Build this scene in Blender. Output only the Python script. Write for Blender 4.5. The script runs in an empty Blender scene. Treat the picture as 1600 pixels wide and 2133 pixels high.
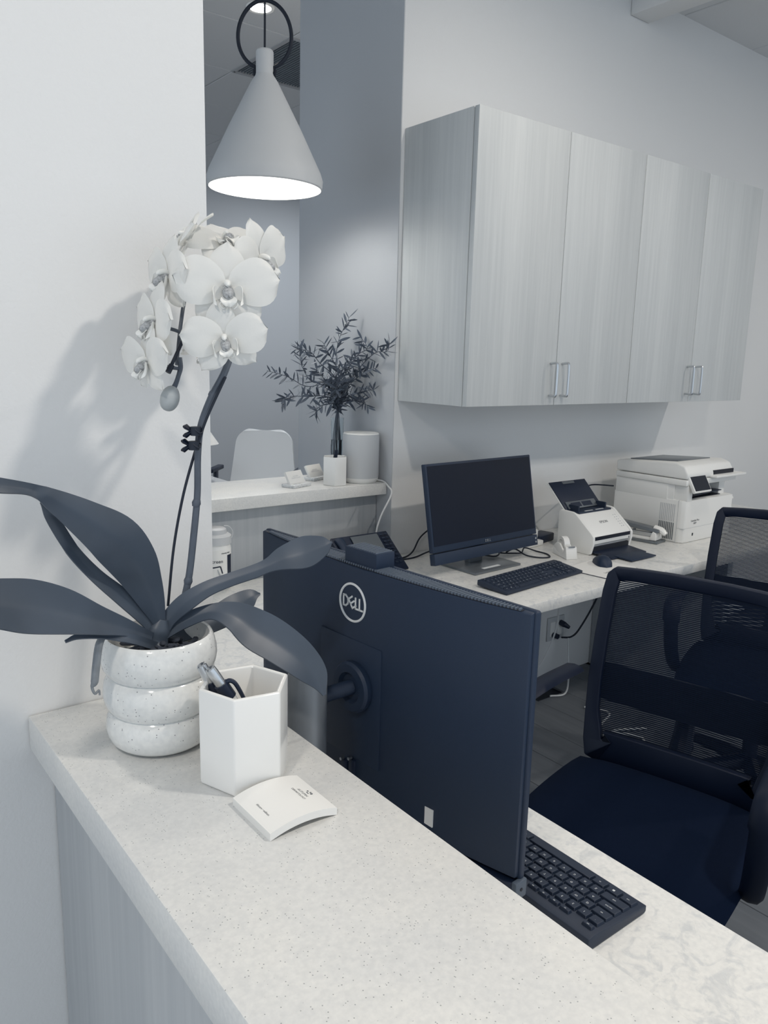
import bpy, bmesh, math, random
from mathutils import Vector, Matrix

# ------------------------------------------------------------------ camera, world, light, exposure
scene = bpy.context.scene
col = scene.collection
R_ = math.radians
F_PX, PITCH, ROLL, YAW, CAM_H = 1636.5, R_(11.139), R_(1.48), R_(38.113), 1.49
FW = Vector((math.sin(YAW)*math.cos(PITCH), math.cos(YAW)*math.cos(PITCH), -math.sin(PITCH)))
_r = Vector((math.cos(YAW), -math.sin(YAW), 0)); _u = _r.cross(FW)
RT = math.cos(ROLL)*_r + math.sin(ROLL)*_u
UP = -math.sin(ROLL)*_r + math.cos(ROLL)*_u
CAM = Vector((0, 0, CAM_H))
cd = bpy.data.cameras.new('camera'); cam = bpy.data.objects.new('camera', cd); col.objects.link(cam)
cd.sensor_fit = 'HORIZONTAL'; cd.sensor_width = 36.0; cd.lens = 36.0*F_PX/1600.0
cd.clip_start = 0.02; cd.clip_end = 60
cam.matrix_world = Matrix(((RT.x, UP.x, -FW.x, 0), (RT.y, UP.y, -FW.y, 0), (RT.z, UP.z, -FW.z, CAM_H), (0, 0, 0, 1)))
scene.camera = cam

world = bpy.data.worlds.new('world'); scene.world = world; world.use_nodes = True
bg = world.node_tree.nodes['Background']
bg.inputs[0].default_value = (0.77, 0.88, 1.0, 1); bg.inputs[1].default_value = 1.05

scene.view_settings.view_transform = 'Standard'; scene.view_settings.look = 'None'
scene.view_settings.exposure = 0.0; scene.view_settings.gamma = 1.0
scene.view_settings.use_curve_mapping = False

def disk_light(x, y, power, size=0.16, z=3.03, color=(1, 0.93, 0.84)):
    l = bpy.data.lights.new('disk_light', 'AREA'); l.shape = 'DISK'; l.size = size
    l.energy = power; l.color = color
    o = bpy.data.objects.new('disk_light', l); o.location = (x, y, z); col.objects.link(o)
    return o
disk_light(1.35, -0.36, 25, 0.16)
disk_light(4.4, -0.2, 28, 0.12)
disk_light(2.1, 1.15, 9, 0.18)
disk_light(-0.9, -0.35, 22, 0.2)  # added fill for the lower left wall, no known fixture here
disk_light(1.97, 3.53, 9, 0.1, 3.02)
disk_light(4.0, 5.5, 26, 0.9, color=(0.90, 0.95, 1))  # added lamp to brighten the far wall, stands for no fixture
disk_light(2.2, 4.1, 13, 0.3, color=(0.90, 0.95, 1))  # added lamp to lighten the white chair, stands for no fixture

# ------------------------------------------------------------------ helpers
def ray(px, py):
    return FW + RT*((px-800)/F_PX) - UP*((py-1066.5)/F_PX)
def at(px, py, Y):
    v = ray(px, py); return CAM + v*(Y/v.y)
def atz(px, py, z):
    v = ray(px, py); return CAM + v*((z-CAM_H)/v.z)
def atx(px, py, X):
    v = ray(px, py); return CAM + v*(X/v.x)

def S(r, g, b):
    def c(u):
        u /= 255.0
        return u/12.92 if u <= 0.04045 else ((u+0.055)/1.055)**2.4
    return (c(r), c(g), c(b), 1)

def tag(o, label=None, cat=None, group=None, kind=None):
    if label: o['label'] = label
    if cat: o['category'] = cat
    if group: o['group'] = group
    if kind: o['kind'] = kind
    return o

def empty(name, loc=(0, 0, 0), rz=0.0, label=None, cat=None, group=None):
    o = bpy.data.objects.new(name, None); col.objects.link(o)
    o.location = loc; o.rotation_euler = (0, 0, rz); o.empty_display_size = 0.05
    return tag(o, label, cat, group)

def catmull(P, n=8):
    P = [Vector(p) for p in P]
    if len(P) < 3:
        return [P[0].lerp(P[-1], i/n) for i in range(n+1)]
    Q = [P[0]*2-P[1]] + P + [P[-1]*2-P[-2]]
    out = []
    for i in range(1, len(Q)-2):
        a, b, c, d = Q[i-1], Q[i], Q[i+1], Q[i+2]
        for k in range(n):
            t = k/n
            out.append(0.5*((2*b) + (c-a)*t + (2*a-5*b+4*c-d)*t*t + (3*b-a-3*c+d)*t**3))
    out.append(P[-1]); return out

def lerp_list(L, t):
    x = t*(len(L)-1); i = min(int(x), len(L)-2); f = x-i
    return L[i]*(1-f)+L[i+1]*f

class MB:
    def __init__(s): s.v = []; s.f = []
    def add(s, V, F):
        o = len(s.v); s.v += [tuple(p) for p in V]; s.f += [tuple(i+o for i in f) for f in F]; return s
    def box(s, x0, y0, z0, x1, y1, z1, M=None):
        V = [Vector(p) for p in ((x0,y0,z0),(x1,y0,z0),(x1,y1,z0),(x0,y1,z0),(x0,y0,z1),(x1,y0,z1),(x1,y1,z1),(x0,y1,z1))]
        if M is not None: V = [M @ p for p in V]
        return s.add(V, [(3,2,1,0),(4,5,6,7),(0,1,5,4),(1,2,6,5),(2,3,7,6),(3,0,4,7)])
    def hexa(s, V):
        return s.add(V, [(3,2,1,0),(4,5,6,7),(0,1,5,4),(1,2,6,5),(2,3,7,6),(3,0,4,7)])
    def tube(s, P, r, n=8, closed=False, flat=1.0):
        P = [Vector(p) for p in P]; m = len(P)
        rr = r if isinstance(r, (list, tuple)) else [r]*m
        if len(rr) != m: rr = [lerp_list(rr, i/(m-1)) for i in range(m)]
        T = []
        for i in range(m):
            if closed: t = P[(i+1) % m]-P[i-1]
            else: t = P[min(i+1, m-1)]-P[max(i-1, 0)]
            T.append(t.normalized())
        ref = Vector((0, 0, 1)) if abs(T[0].z) < 0.9 else Vector((1, 0, 0))
        u = (ref - T[0]*ref.dot(T[0])).normalized(); V = []
        for i in range(m):
            u = (u - T[i]*u.dot(T[i])).normalized(); w = T[i].cross(u)
            for k in range(n):
                a = 2*math.pi*k/n
                V.append(P[i] + u*(math.cos(a)*rr[i]*flat) + w*(math.sin(a)*rr[i]))
        F = []
        for i in range(m if closed else m-1):
            j = (i+1) % m
            for k in range(n):
                l = (k+1) % n
                F.append((i*n+k, i*n+l, j*n+l, j*n+k))
        if not closed:
            F.append(tuple(range(n-1, -1, -1))); F.append(tuple((m-1)*n+k for k in range(n)))
        return s.add(V, F)
    def cyl(s, p0, p1, r0, r1=None, n=20):
        return s.tube([p0, p1], [r0, r0 if r1 is None else r1], n)
    def lathe(s, prof, n=40, c=(0, 0, 0), closed=False, cap0=True, cap1=True):
        V = []; F = []; m = len(prof)
        for r, z in prof:
            for k in range(n):
                a = 2*math.pi*k/n
                V.append((c[0]+r*math.cos(a), c[1]+r*math.sin(a), c[2]+z))
        for i in range(m if closed else m-1):
            j = (i+1) % m
            for k in range(n):
                l = (k+1) % n
                F.append((i*n+k, i*n+l, j*n+l, j*n+k))
        if not closed:
            if cap0 and prof[0][0] > 1e-5: F.append(tuple(range(n-1, -1, -1)))
            if cap1 and prof[-1][0] > 1e-5: F.append(tuple((m-1)*n+k for k in range(n)))
        return s.add(V, F)
    def prism(s, poly, a0, a1, axis='z', M=None):
        n = len(poly)
        def mk(p, q, h):
            v = Vector((p, q, h)) if axis == 'z' else (Vector((p, h, q)) if axis == 'y' else Vector((h, p, q)))
            return M @ v if M is not None else v
        V = [mk(p, q, a0) for p, q in poly] + [mk(p, q, a1) for p, q in poly]
        F = [tuple(range(n-1, -1, -1)), tuple(range(n, 2*n))] + [(i, (i+1) % n, n+(i+1) % n, n+i) for i in range(n)]
        return s.add(V, F)
    def sheet(s, rows, th=0.0):
        m, n = len(rows), len(rows[0]); rows = [[Vector(p) for p in r] for r in rows]
        if th <= 0:
            return s.add([p for r in rows for p in r], [(i*n+k, i*n+k+1, (i+1)*n+k+1, (i+1)*n+k) for i in range(m-1) for k in range(n-1)])
        N = []
        for i in range(m):
            for k in range(n):
                a = rows[min(i+1, m-1)][k]-rows[max(i-1, 0)][k]; b = rows[i][min(k+1, n-1)]-rows[i][max(k-1, 0)]
                c = a.cross(b); N.append(c.normalized() if c.length > 1e-12 else Vector((0, 0, 1)))
        A = [p for r in rows for p in r]
        V = [p+q*th/2 for p, q in zip(A, N)] + [p-q*th/2 for p, q in zip(A, N)]
        o = m*n; F = []
        for i in range(m-1):
            for k in range(n-1):
                q = (i*n+k, i*n+k+1, (i+1)*n+k+1, (i+1)*n+k)
                F.append(q); F.append(tuple(o+t for t in reversed(q)))
        ring = [k for k in range(n)] + [i*n+n-1 for i in range(1, m)] + [(m-1)*n+k for k in range(n-2, -1, -1)] + [i*n for i in range(m-2, 0, -1)]
        for a, b in zip(ring, ring[1:]+ring[:1]): F.append((b, a, o+a, o+b))
        return s.add(V, F)
    def mesh(s, name, bevel=0.0, segs=2, angle=35):
        me = bpy.data.meshes.new(name); me.from_pydata(s.v, [], s.f); me.update()
        bm = bmesh.new(); bm.from_mesh(me)
        bmesh.ops.recalc_face_normals(bm, faces=bm.faces)
        if bevel > 0:
            E = [e for e in bm.edges if len(e.link_faces) == 2 and e.calc_face_angle(0) > R_(30)]
            bmesh.ops.bevel(bm, geom=E, offset=bevel, segments=segs, profile=0.5, affect='EDGES', clamp_overlap=True)
        bm.to_mesh(me); bm.free()
        for p in me.polygons: p.use_smooth = True
        me.set_sharp_from_angle(angle=R_(angle))
        return me
    def build(s, name, mat, parent=None, bevel=0.0, segs=2, angle=35, loc=None, rot=None):
        return link(name, s.mesh(name, bevel, segs, angle), mat, parent, loc, rot)

def link(name, me, mat=None, parent=None, loc=None, rot=None):
    o = bpy.data.objects.new(name, me); col.objects.link(o)
    if mat is not None and not me.materials: me.materials.append(mat)
    if parent is not None: o.parent = parent
    if loc is not None: o.location = loc
    if rot is not None: o.rotation_euler = rot
    return o

def copy_tree(o, parent=None):
    c = o.copy(); col.objects.link(c)
    if parent is not None: c.parent = parent
    for ch in list(o.children): copy_tree(ch, c)
    return c

def text_mesh(body, size, mat, th=0.0003, align='CENTER'):
    cu = bpy.data.curves.new('text', 'FONT'); cu.body = body; cu.size = size; cu.extrude = th
    cu.align_x = align; cu.align_y = 'CENTER'; cu.resolution_u = 3
    t = bpy.data.objects.new('text', cu); col.objects.link(t)
    dg = bpy.context.evaluated_depsgraph_get()
    me = bpy.data.meshes.new_from_object(t.evaluated_get(dg))
    bpy.data.objects.remove(t); bpy.data.curves.remove(cu)
    me.materials.clear(); me.materials.append(mat); return me

# ------------------------------------------------------------------ materials
def newmat(name):
    m = bpy.data.materials.new(name); m.use_nodes = True
    nt = m.node_tree; return m, nt, nt.nodes['Principled BSDF']
def N(nt, t, **kw):
    n = nt.nodes.new(t)
    for k, v in kw.items():
        if hasattr(n, k): setattr(n, k, v)
        else: n.inputs[k.replace('_', ' ')].default_value = v
    return n
def plain(name, c, rough=0.5, metal=0.0, bump=0.0, scale=300, var=0.0, spec=0.5, coat=0.0):
    m, nt, b = newmat(name)
    b.inputs['Base Color'].default_value = c; b.inputs['Roughness'].default_value = rough
    b.inputs['Metallic'].default_value = metal; b.inputs['Specular IOR Level'].default_value = spec
    b.inputs['Coat Weight'].default_value = coat
    tc = N(nt, 'ShaderNodeTexCoord'); nz = N(nt, 'ShaderNodeTexNoise', Scale=scale, Detail=3.0)
    nt.links.new(tc.outputs['Object'], nz.inputs['Vector'])
    if var > 0:
        rp = N(nt, 'ShaderNodeValToRGB'); rp.color_ramp.elements[0].position = 0.3; rp.color_ramp.elements[1].position = 0.7
        rp.color_ramp.elements[0].color = tuple(x*(1-var) for x in c[:3])+(1,); rp.color_ramp.elements[1].color = tuple(min(1, x*(1+var)) for x in c[:3])+(1,)
        nt.links.new(nz.outputs['Fac'], rp.inputs['Fac']); nt.links.new(rp.outputs['Color'], b.inputs['Base Color'])
    if bump > 0:
        bp = N(nt, 'ShaderNodeBump'); bp.inputs['Strength'].default_value = bump; bp.inputs['Distance'].default_value = 0.001
        nt.links.new(nz.outputs['Fac'], bp.inputs['Height']); nt.links.new(bp.outputs['Normal'], b.inputs['Normal'])
    return m
def wood(name, c1, c2, scale=(70, 70, 2.2), rough=0.5, pos=(0.3, 0.72)):
    m, nt, b = newmat(name)
    tc = N(nt, 'ShaderNodeTexCoord'); mp = N(nt, 'ShaderNodeMapping'); mp.inputs['Scale'].default_value = scale
    nz = N(nt, 'ShaderNodeTexNoise', Scale=1.0, Detail=6.0, Roughness=0.62, Distortion=0.35)
    mp2 = N(nt, 'ShaderNodeMapping'); mp2.inputs['Scale'].default_value = tuple(x*0.12 for x in scale)
    nz2 = N(nt, 'ShaderNodeTexNoise', Scale=1.0, Detail=3.0)
    mx = N(nt, 'ShaderNodeMath', operation='MULTIPLY_ADD'); mx.inputs[1].default_value = 0.45
    m2 = N(nt, 'ShaderNodeMath', operation='MULTIPLY'); m2.inputs[1].default_value = 0.55
    rp = N(nt, 'ShaderNodeValToRGB'); e = rp.color_ramp.elements
    e[0].position, e[1].position = pos; e[0].color = c1; e[1].color = c2
    L = nt.links.new
    L(tc.outputs['Object'], mp.inputs['Vector']); L(mp.outputs[0], nz.inputs['Vector'])
    L(tc.outputs['Object'], mp2.inputs['Vector']); L(mp2.outputs[0], nz2.inputs['Vector'])
    L(nz2.outputs['Fac'], m2.inputs[0]); L(nz.outputs['Fac'], mx.inputs[0]); L(m2.outputs[0], mx.inputs[2])
    L(mx.outputs[0], rp.inputs['Fac']); L(rp.outputs['Color'], b.inputs['Base Color'])
    b.inputs['Roughness'].default_value = rough
    bp = N(nt, 'ShaderNodeBump'); bp.inputs['Strength'].default_value = 0.12; bp.inputs['Distance'].default_value = 0.001
    L(nz.outputs['Fac'], bp.inputs['Height']); L(bp.outputs['Normal'], b.inputs['Normal'])
    return m
def stone(name, base, cloud, speck, cscale=5.0, sscale=420.0, samt=0.5, rough=0.4, vein=False):
    m, nt, b = newmat(name); L = nt.links.new
    tc = N(nt, 'ShaderNodeTexCoord')
    nz = N(nt, 'ShaderNodeTexNoise', Scale=cscale, Detail=5.0, Roughness=0.6, Distortion=1.2 if vein else 0.4)
    rp = N(nt, 'ShaderNodeValToRGB'); e = rp.color_ramp.elements
    e[0].position, e[1].position = (0.36, 0.5) if vein else (0.35, 0.62); e[0].color = cloud; e[1].color = base
    L(tc.outputs['Object'], nz.inputs['Vector']); L(nz.outputs['Fac'], rp.inputs['Fac'])
    vo = N(nt, 'ShaderNodeTexVoronoi', Scale=sscale); L(tc.outputs['Object'], vo.inputs['Vector'])
    wn = N(nt, 'ShaderNodeTexNoise', Scale=sscale*0.18, Detail=1.0); L(tc.outputs['Object'], wn.inputs['Vector'])
    c1 = N(nt, 'ShaderNodeMath', operation='LESS_THAN'); c1.inputs[1].default_value = 0.24
    c2 = N(nt, 'ShaderNodeMath', operation='GREATER_THAN'); c2.inputs[1].default_value = 0.47
    sp = N(nt, 'ShaderNodeSeparateColor'); c3 = N(nt, 'ShaderNodeMath', operation='GREATER_THAN'); c3.inputs[1].default_value = 0.78
    L(vo.outputs['Color'], sp.inputs[0]); L(sp.outputs[0], c3.inputs[0])
    L(vo.outputs['Distance'], c1.inputs[0]); L(wn.outputs['Fac'], c2.inputs[0])
    mu = N(nt, 'ShaderNodeMath', operation='MULTIPLY'); L(c1.outputs[0], mu.inputs[0]); L(c2.outputs[0], mu.inputs[1])
    mu3 = N(nt, 'ShaderNodeMath', operation='MULTIPLY'); L(mu.outputs[0], mu3.inputs[0]); L(c3.outputs[0], mu3.inputs[1])
    mu2 = N(nt, 'ShaderNodeMath', operation='MULTIPLY'); mu2.inputs[1].default_value = samt; L(mu3.outputs[0], mu2.inputs[0])
    fn = N(nt, 'ShaderNodeTexNoise', Scale=sscale*0.5, Detail=2.0); L(tc.outputs['Object'], fn.inputs['Vector'])
    fr = N(nt, 'ShaderNodeValToRGB'); fr.color_ramp.elements[0].position = 0.3; fr.color_ramp.elements[1].position = 0.7
    fr.color_ramp.elements[0].color = (0.93, 0.935, 0.94, 1); fr.color_ramp.elements[1].color = (1.03, 1.03, 1.025, 1)
    L(fn.outputs['Fac'], fr.inputs['Fac'])
    mm = N(nt, 'ShaderNodeMix', data_type='RGBA', blend_type='MULTIPLY'); mm.inputs[0].default_value = 1.0
    L(rp.outputs['Color'], mm.inputs[6]); L(fr.outputs['Color'], mm.inputs[7])
    mx = N(nt, 'ShaderNodeMix', data_type='RGBA'); L(mu2.outputs[0], mx.inputs[0]); L(mm.outputs[2], mx.inputs[6]); mx.inputs[7].default_value = speck
    L(mx.outputs[2], b.inputs['Base Color']); b.inputs['Roughness'].default_value = rough
    return m
def emit(name, c, st):
    m, nt, b = newmat(name)
    b.inputs['Base Color'].default_value = c; b.inputs['Emission Color'].default_value = c; b.inputs['Emission Strength'].default_value = st
    return m
def glassmat(name, tint=(0.93, 0.97, 0.98, 1)):
    m, nt, b = newmat(name)
    b.inputs['Base Color'].default_value = tint; b.inputs['Transmission Weight'].default_value = 1.0
    b.inputs['Roughness'].default_value = 0.02; b.inputs['IOR'].default_value = 1.35
    return m

WALL = (0.76, 0.765, 0.765, 1)
M = {}
M['wall'] = plain('wall paint', WALL, 0.75, bump=0.35, scale=220)
M['wall_far'] = plain('grey wall paint', (0.60, 0.62, 0.645, 1), 0.75, bump=0.25, scale=220)
M['wall_grey'] = plain('darker grey side wall', (0.52, 0.54, 0.565, 1), 0.75, bump=0.25, scale=220)  # a darker grey than the main wall, for the side face
M['ceiling'] = plain('ceiling tile', (0.68, 0.69, 0.70, 1), 0.9, bump=0.6, scale=420, var=0.06)
M['grid'] = plain('ceiling grid', (0.42, 0.43, 0.45, 1), 0.6)
M['vent'] = plain('vent grey', (0.2, 0.23, 0.26, 1), 0.6)
M['cab'] = wood('pale cabinet laminate', (0.50, 0.525, 0.535, 1), (0.66, 0.68, 0.68, 1))
M['panel'] = wood('grey oak panel', (0.36, 0.385, 0.41, 1), (0.50, 0.52, 0.535, 1))
M['plank'] = wood('grey floor plank', (0.085, 0.098, 0.118, 1), (0.17, 0.185, 0.205, 1), (26, 2.0, 26), 0.45)
M['lobby'] = wood('pale lobby bounce floor', (0.42, 0.43, 0.43, 1), (0.55, 0.555, 0.55, 1), (26, 2.0, 26), 0.5)  # paleness chosen to bounce light, floor itself is out of view
M['quartz'] = stone('speckled quartz', (0.77, 0.765, 0.74, 1), (0.69, 0.695, 0.69, 1), (0.22, 0.24, 0.25, 1), 5.5, 420, 0.7)
M['marble'] = stone('white marble laminate', (0.82, 0.815, 0.79, 1), (0.68, 0.69, 0.69, 1), (0.5, 0.52, 0.53, 1), 30, 300, 0.25, 0.35, True)
M['white'] = plain('white ceramic', (0.84, 0.835, 0.81, 1), 0.22, coat=0.3)
M['whitep'] = plain('white plastic', (0.82, 0.82, 0.80, 1), 0.4)
M['greyp'] = plain('light grey plastic', (0.55, 0.565, 0.58, 1), 0.45)
M['paper'] = plain('paper', (0.82, 0.815, 0.79, 1), 0.8)
M['speckle'] = stone('speckled glaze', (0.80, 0.795, 0.77, 1), (0.72, 0.725, 0.71, 1), (0.2, 0.2, 0.21, 1), 6, 330, 0.8, 0.12)
M['black'] = plain('black plastic', S(15, 29, 52), 0.45, bump=0.1, scale=900)
M['black2'] = plain('satin black plastic', S(32, 46, 67), 0.5, bump=0.15, scale=1200, spec=0.35)
M['screen'] = plain('screen glass', S(10, 20, 38), 0.4, spec=0.25)
M['key'] = plain('key black', S(27, 40, 60), 0.55)
M['well'] = plain('key well black', S(12, 20, 34), 0.6)
M['legend'] = plain('white print', (0.72, 0.74, 0.75, 1), 0.6)
M['greyprint'] = plain('grey print', (0.16, 0.17, 0.18, 1), 0.7)
M['silver'] = plain('brushed silver', (0.62, 0.64, 0.66, 1), 0.28, metal=1.0)
M['gunmetal'] = plain('grey metal', (0.20, 0.22, 0.245, 1), 0.38, metal=0.3)
M['slat'] = plain('slat grey', S(88, 99, 114), 0.5)
M['capgrey'] = plain('end cap grey', S(74, 85, 99), 0.5)
M['basegrey'] = plain('dark grey metal', (0.17, 0.19, 0.21, 1), 0.3, metal=0.4)
M['chair'] = plain('black chair plastic', S(8, 21, 43), 0.5, spec=0.35)
M['fabric'] = plain('black seat fabric', S(7, 20, 41), 0.9, bump=0.4, scale=900, spec=0.1)
M['strand'] = plain('mesh strand', S(12, 25, 45), 0.7, spec=0.2)
M['leaf'] = plain('orchid leaf', S(66, 76, 89), 0.42, var=0.14, scale=14)
M['willow'] = plain('willow leaf', S(80, 90, 104), 0.5, var=0.2, scale=30)
M['stem'] = plain('stem green', S(78, 86, 98), 0.45, var=0.12, scale=60)
M['bark'] = plain('bark chips', S(60, 66, 78), 0.9, var=0.4, scale=90, bump=0.6)
M['root'] = plain('aerial root', S(124, 129, 134), 0.6, var=0.15, scale=80)
M['lampshade'] = plain('grey lampshade', (0.68, 0.69, 0.695, 1), 0.6, bump=0.15, scale=700)
M['lampin'] = plain('white lamp inside', (0.88, 0.87, 0.84, 1), 0.6)
M['bulb'] = emit('lamp diffuser', (0.80, 0.79, 0.76, 1), 0.55)
M['glow'] = emit('lit downlight lens', (1, 0.98, 0.94, 1), 22)
M['cordblack'] = plain('black cord', S(18, 28, 44), 0.55)
M['cordwhite'] = plain('white cord', (0.72, 0.73, 0.73, 1), 0.5)
M['chairwhite'] = plain('white chair back', (0.80, 0.81, 0.81, 1), 0.5)
M['marblegrey'] = stone('grey veined marble', (0.72, 0.73, 0.73, 1), (0.38, 0.40, 0.42, 1), (0.4, 0.4, 0.4, 1), 45, 300, 0.1, 0.3, True)
M['glass'] = glassmat('vase glass')
M['water'] = glassmat('vase water', (0.85, 0.9, 0.93, 1))
def petalmat():
    m, nt, b = newmat('white petal'); L = nt.links.new
    b.inputs['Base Color'].default_value = (0.86, 0.86, 0.835, 1); b.inputs['Roughness'].default_value = 0.5
    tr = N(nt, 'ShaderNodeBsdfTranslucent'); tr.inputs[0].default_value = (0.8, 0.8, 0.78, 1)
    mx = N(nt, 'ShaderNodeMixShader'); mx.inputs[0].default_value = 0.3
    out = nt.nodes['Material Output']
    L(b.outputs[0], mx.inputs[1]); L(tr.outputs[0], mx.inputs[2]); L(mx.outputs[0], out.inputs[0])
    tc = N(nt, 'ShaderNodeTexCoord'); nz = N(nt, 'ShaderNodeTexNoise', Scale=90.0, Detail=3.0); bp = N(nt, 'ShaderNodeBump')
    bp.inputs['Strength'].default_value = 0.25; bp.inputs['Distance'].default_value = 0.002
    L(tc.outputs['Object'], nz.inputs['Vector']); L(nz.outputs['Fac'], bp.inputs['Height']); L(bp.outputs['Normal'], b.inputs['Normal'])
    return m
M['petal'] = petalmat()
M['lip'] = plain('orchid lip', (0.80, 0.80, 0.77, 1), 0.4)
M['throat'] = plain('orchid throat', (0.36, 0.37, 0.38, 1), 0.5, var=0.4, scale=350)

# ------------------------------------------------------------------ the setting
DESK, CTR, FARC, CEIL = 0.735, 1.045, 1.018, 3.055
WY, PX, LWY, LWX = 2.31, 1.848, 0.977, 0.467
def struct(name, mb, mat, parent=None, bevel=0.0):
    return tag(mb.build(name, mat, parent, bevel), kind='structure')

floor = struct('floor', MB().box(-3.2, -3.2, -0.12, 5.6, 7.2, -0.012), M['well'])
rnd = random.Random(4)
pm = MB().box(-0.0895, -0.608, -0.011, 0.0895, 0.608, 0.0).mesh('plank', 0.0012, 1); pm.materials.append(M['plank'])
i = 0; x = 0.5
while x < 4.6:
    y = -0.9 + (i % 3)*0.405
    while y < 2.4:
        o = link('plank', pm, None, floor, (x, y, 0), (0, 0, 0 if rnd.random() < .5 else math.pi)); y += 1.219
    x += 0.1815; i += 1
(MB().box(-3.2, -3.2, -0.011, 0.40, 7.2, -0.0005).build('lobby_bounce_floor', M['lobby'], floor))  # unseen floor, made pale to bounce light onto the lower left wall

ceiling = struct('ceiling', MB().box(-3.2, -3.2, CEIL+0.012, 5.6, 7.2, CEIL+0.15), M['grid'])
tm = MB().box(-0.302, -0.317, 0, 0.302, 0.317, 0.02).mesh('ceiling_tile', 0.003, 1); tm.materials.append(M['ceiling'])
vent_c = (2.26+0.305, 4.375-0.32)
for a in range(-4, 6):
    for b in range(-9, 5):
        c = (2.26+0.305+a*0.61, 4.375-0.32+b*0.64)
        if a == 0 and b == 0 or c[1] < -2.4: continue
        link('ceiling_tile', tm, None, ceiling, (c[0], c[1], CEIL))
vent = empty('ceiling_vent', (vent_c[0], vent_c[1], CEIL), 0, 'grey louvred ceiling vent behind the pendant lamp', 'vent')
mb = MB()
for s in (-1, 1):
    mb.box(s*0.302-0.012, -0.317, -0.004, s*0.302+0.012, 0.317, 0.012); mb.box(-0.302, s*0.317-0.012, -0.004, 0.302, s*0.317+0.012, 0.012)
mb.build('frame', M['grid'], vent)
MB().box(-0.3, -0.315, 0.012, 0.3, 0.315, 0.02).build('backing', M['vent'], vent)
mb = MB()
for k in range(34):
    xx = -0.29+k*0.0176; mb.box(xx-0.002, -0.31, 0.0, xx+0.002, 0.31, 0.012)
tag(mb.build('louvre', M['vent'], vent), kind='stuff')

struct('wall_left', MB().box(-3.2, LWY, 0, LWX, LWY+0.13, CEIL+0.01), M['wall'], bevel=0.002)
struct('wall_back', MB().box(PX, WY, 0, 5.6, WY+0.67, CEIL+0.01), M['wall'], bevel=0.002)
struct('wall_side', MB().box(PX-0.003, WY+0.001, 0, PX, WY+0.671, CEIL+0.01), M['wall_grey'])  # thin skin that gives the side face its darker grey
struct('wall_right', MB().box(5.48, -3.2, 0, 5.6, WY, CEIL+0.01), M['wall'])
struct('wall_far', MB().box(-3.2, 6.9, 0, 5.6, 7.05, CEIL+0.01), M['wall_far'])
struct('wall_end', MB().box(5.48, WY+0.67, 0, 5.6, 6.9, CEIL+0.01), M['wall_far'])
struct('trim_1', MB().box(3.085, -3.1, 2.955, 3.215, WY-0.002, CEIL-0.001), M['wall'], bevel=0.002)

# ------------------------------------------------------------------ reception counter
rc = empty('reception_counter', (0.35, 0.0, 0), 0, 'wood-fronted half wall carrying the speckled stone countertop', 'counter')
RCO = Vector((-0.35, 0, 0))
base = MB().box(0.241, -1.3, 0.0, 0.258, LWY-0.002, CTR-0.046).build('front_panel', M['panel'], rc, 0.001, loc=RCO)
MB().box(0.262, -1.3, 0.0, 0.448, LWY-0.002, CTR-0.046).build('core', M['wall'], rc, loc=RCO)
tag(MB().box(0.215, -1.32, CTR-0.045, 0.4635, LWY-0.002, CTR).build('countertop', M['quartz'], None, 0.0025), 'speckled pale stone countertop under the orchid pot', 'countertop')

# worktops
mb = MB().prism([(0.452, -1.3), (0.968, -1.3), (0.968, 1.582), (4.2, 1.582), (4.2, WY-0.003), (0.452, WY-0.003)], DESK-0.037, DESK)
desk = empty('desk', (0, 0, 0), 0, 'white marbled L-shaped desk running under both keyboards', 'desk')
mb.build('worktop', M['marble'], desk, 0.0015)
MB().box(3.15, 1.64, 0.0, 3.19, WY-0.003, DESK-0.038).build('gable_panel', M['panel'], desk, 0.001)
MB().box(0.93, -1.2, 0.0, 0.965, -1.16, DESK-0.038).build('leg', M['greyp'], desk, 0.001)

# far counter
tag(MB().box(0.5, 2.335, FARC-0.043, PX-0.006, 2.66, FARC).build('countertop', M['quartz'], None, 0.002), 'pale countertop holding the leafy branches and white cylindrical device', 'countertop')
fcn = empty('reception_counter', (1.2, 2.42, 0), 0, 'wood-grain counter front below the far countertop with the branches', 'counter')
MB().box(0.5-1.2, -0.02, 0.0, PX-0.006-1.2, 0.03, FARC-0.044).build('front_panel', M['panel'], fcn, 0.001)

# ------------------------------------------------------------------ wall cabinets
def handle(parent, x, z):
    P = catmull([(x, -0.002, z-0.058), (x, -0.026, z-0.060), (x, -0.033, z-0.054), (x, -0.034, z), (x, -0.033, z+0.054), (x, -0.026, z+0.060), (x, -0.002, z+0.058)], 4)
    return MB().tube(P, 0.0045, 8).build('handle', M['silver'], parent)
def cabinet(x0, w, label):
    c = empty('wall_cabinet', (x0, 1.94, 1.332), 0, label, 'cabinet', 'wall cabinets above the rear worktop')
    h = 0.948; d = WY-0.002-1.94
    MB().box(0.0005, 0.024, 0, w-0.0005, d, h).build('body', M['cab'], c, 0.001)
    for k in (0, 1):
        d0 = MB().box(k*w/2+0.0016, 0.0, 0.0, (k+1)*w/2-0.0016, 0.021, h).build('door', M['cab'], c, 0.001)
        handle(d0, w/2+(-0.032 if k == 0 else 0.032), 0.093)
    return c
cabinet(1.862, 0.9, 'pale wood-grain double-door wall cabinet nearest the pendant lamp')
cabinet(2.763, 0.9, 'pale wood-grain double-door wall cabinet above the printer, farther from the pendant')

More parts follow.
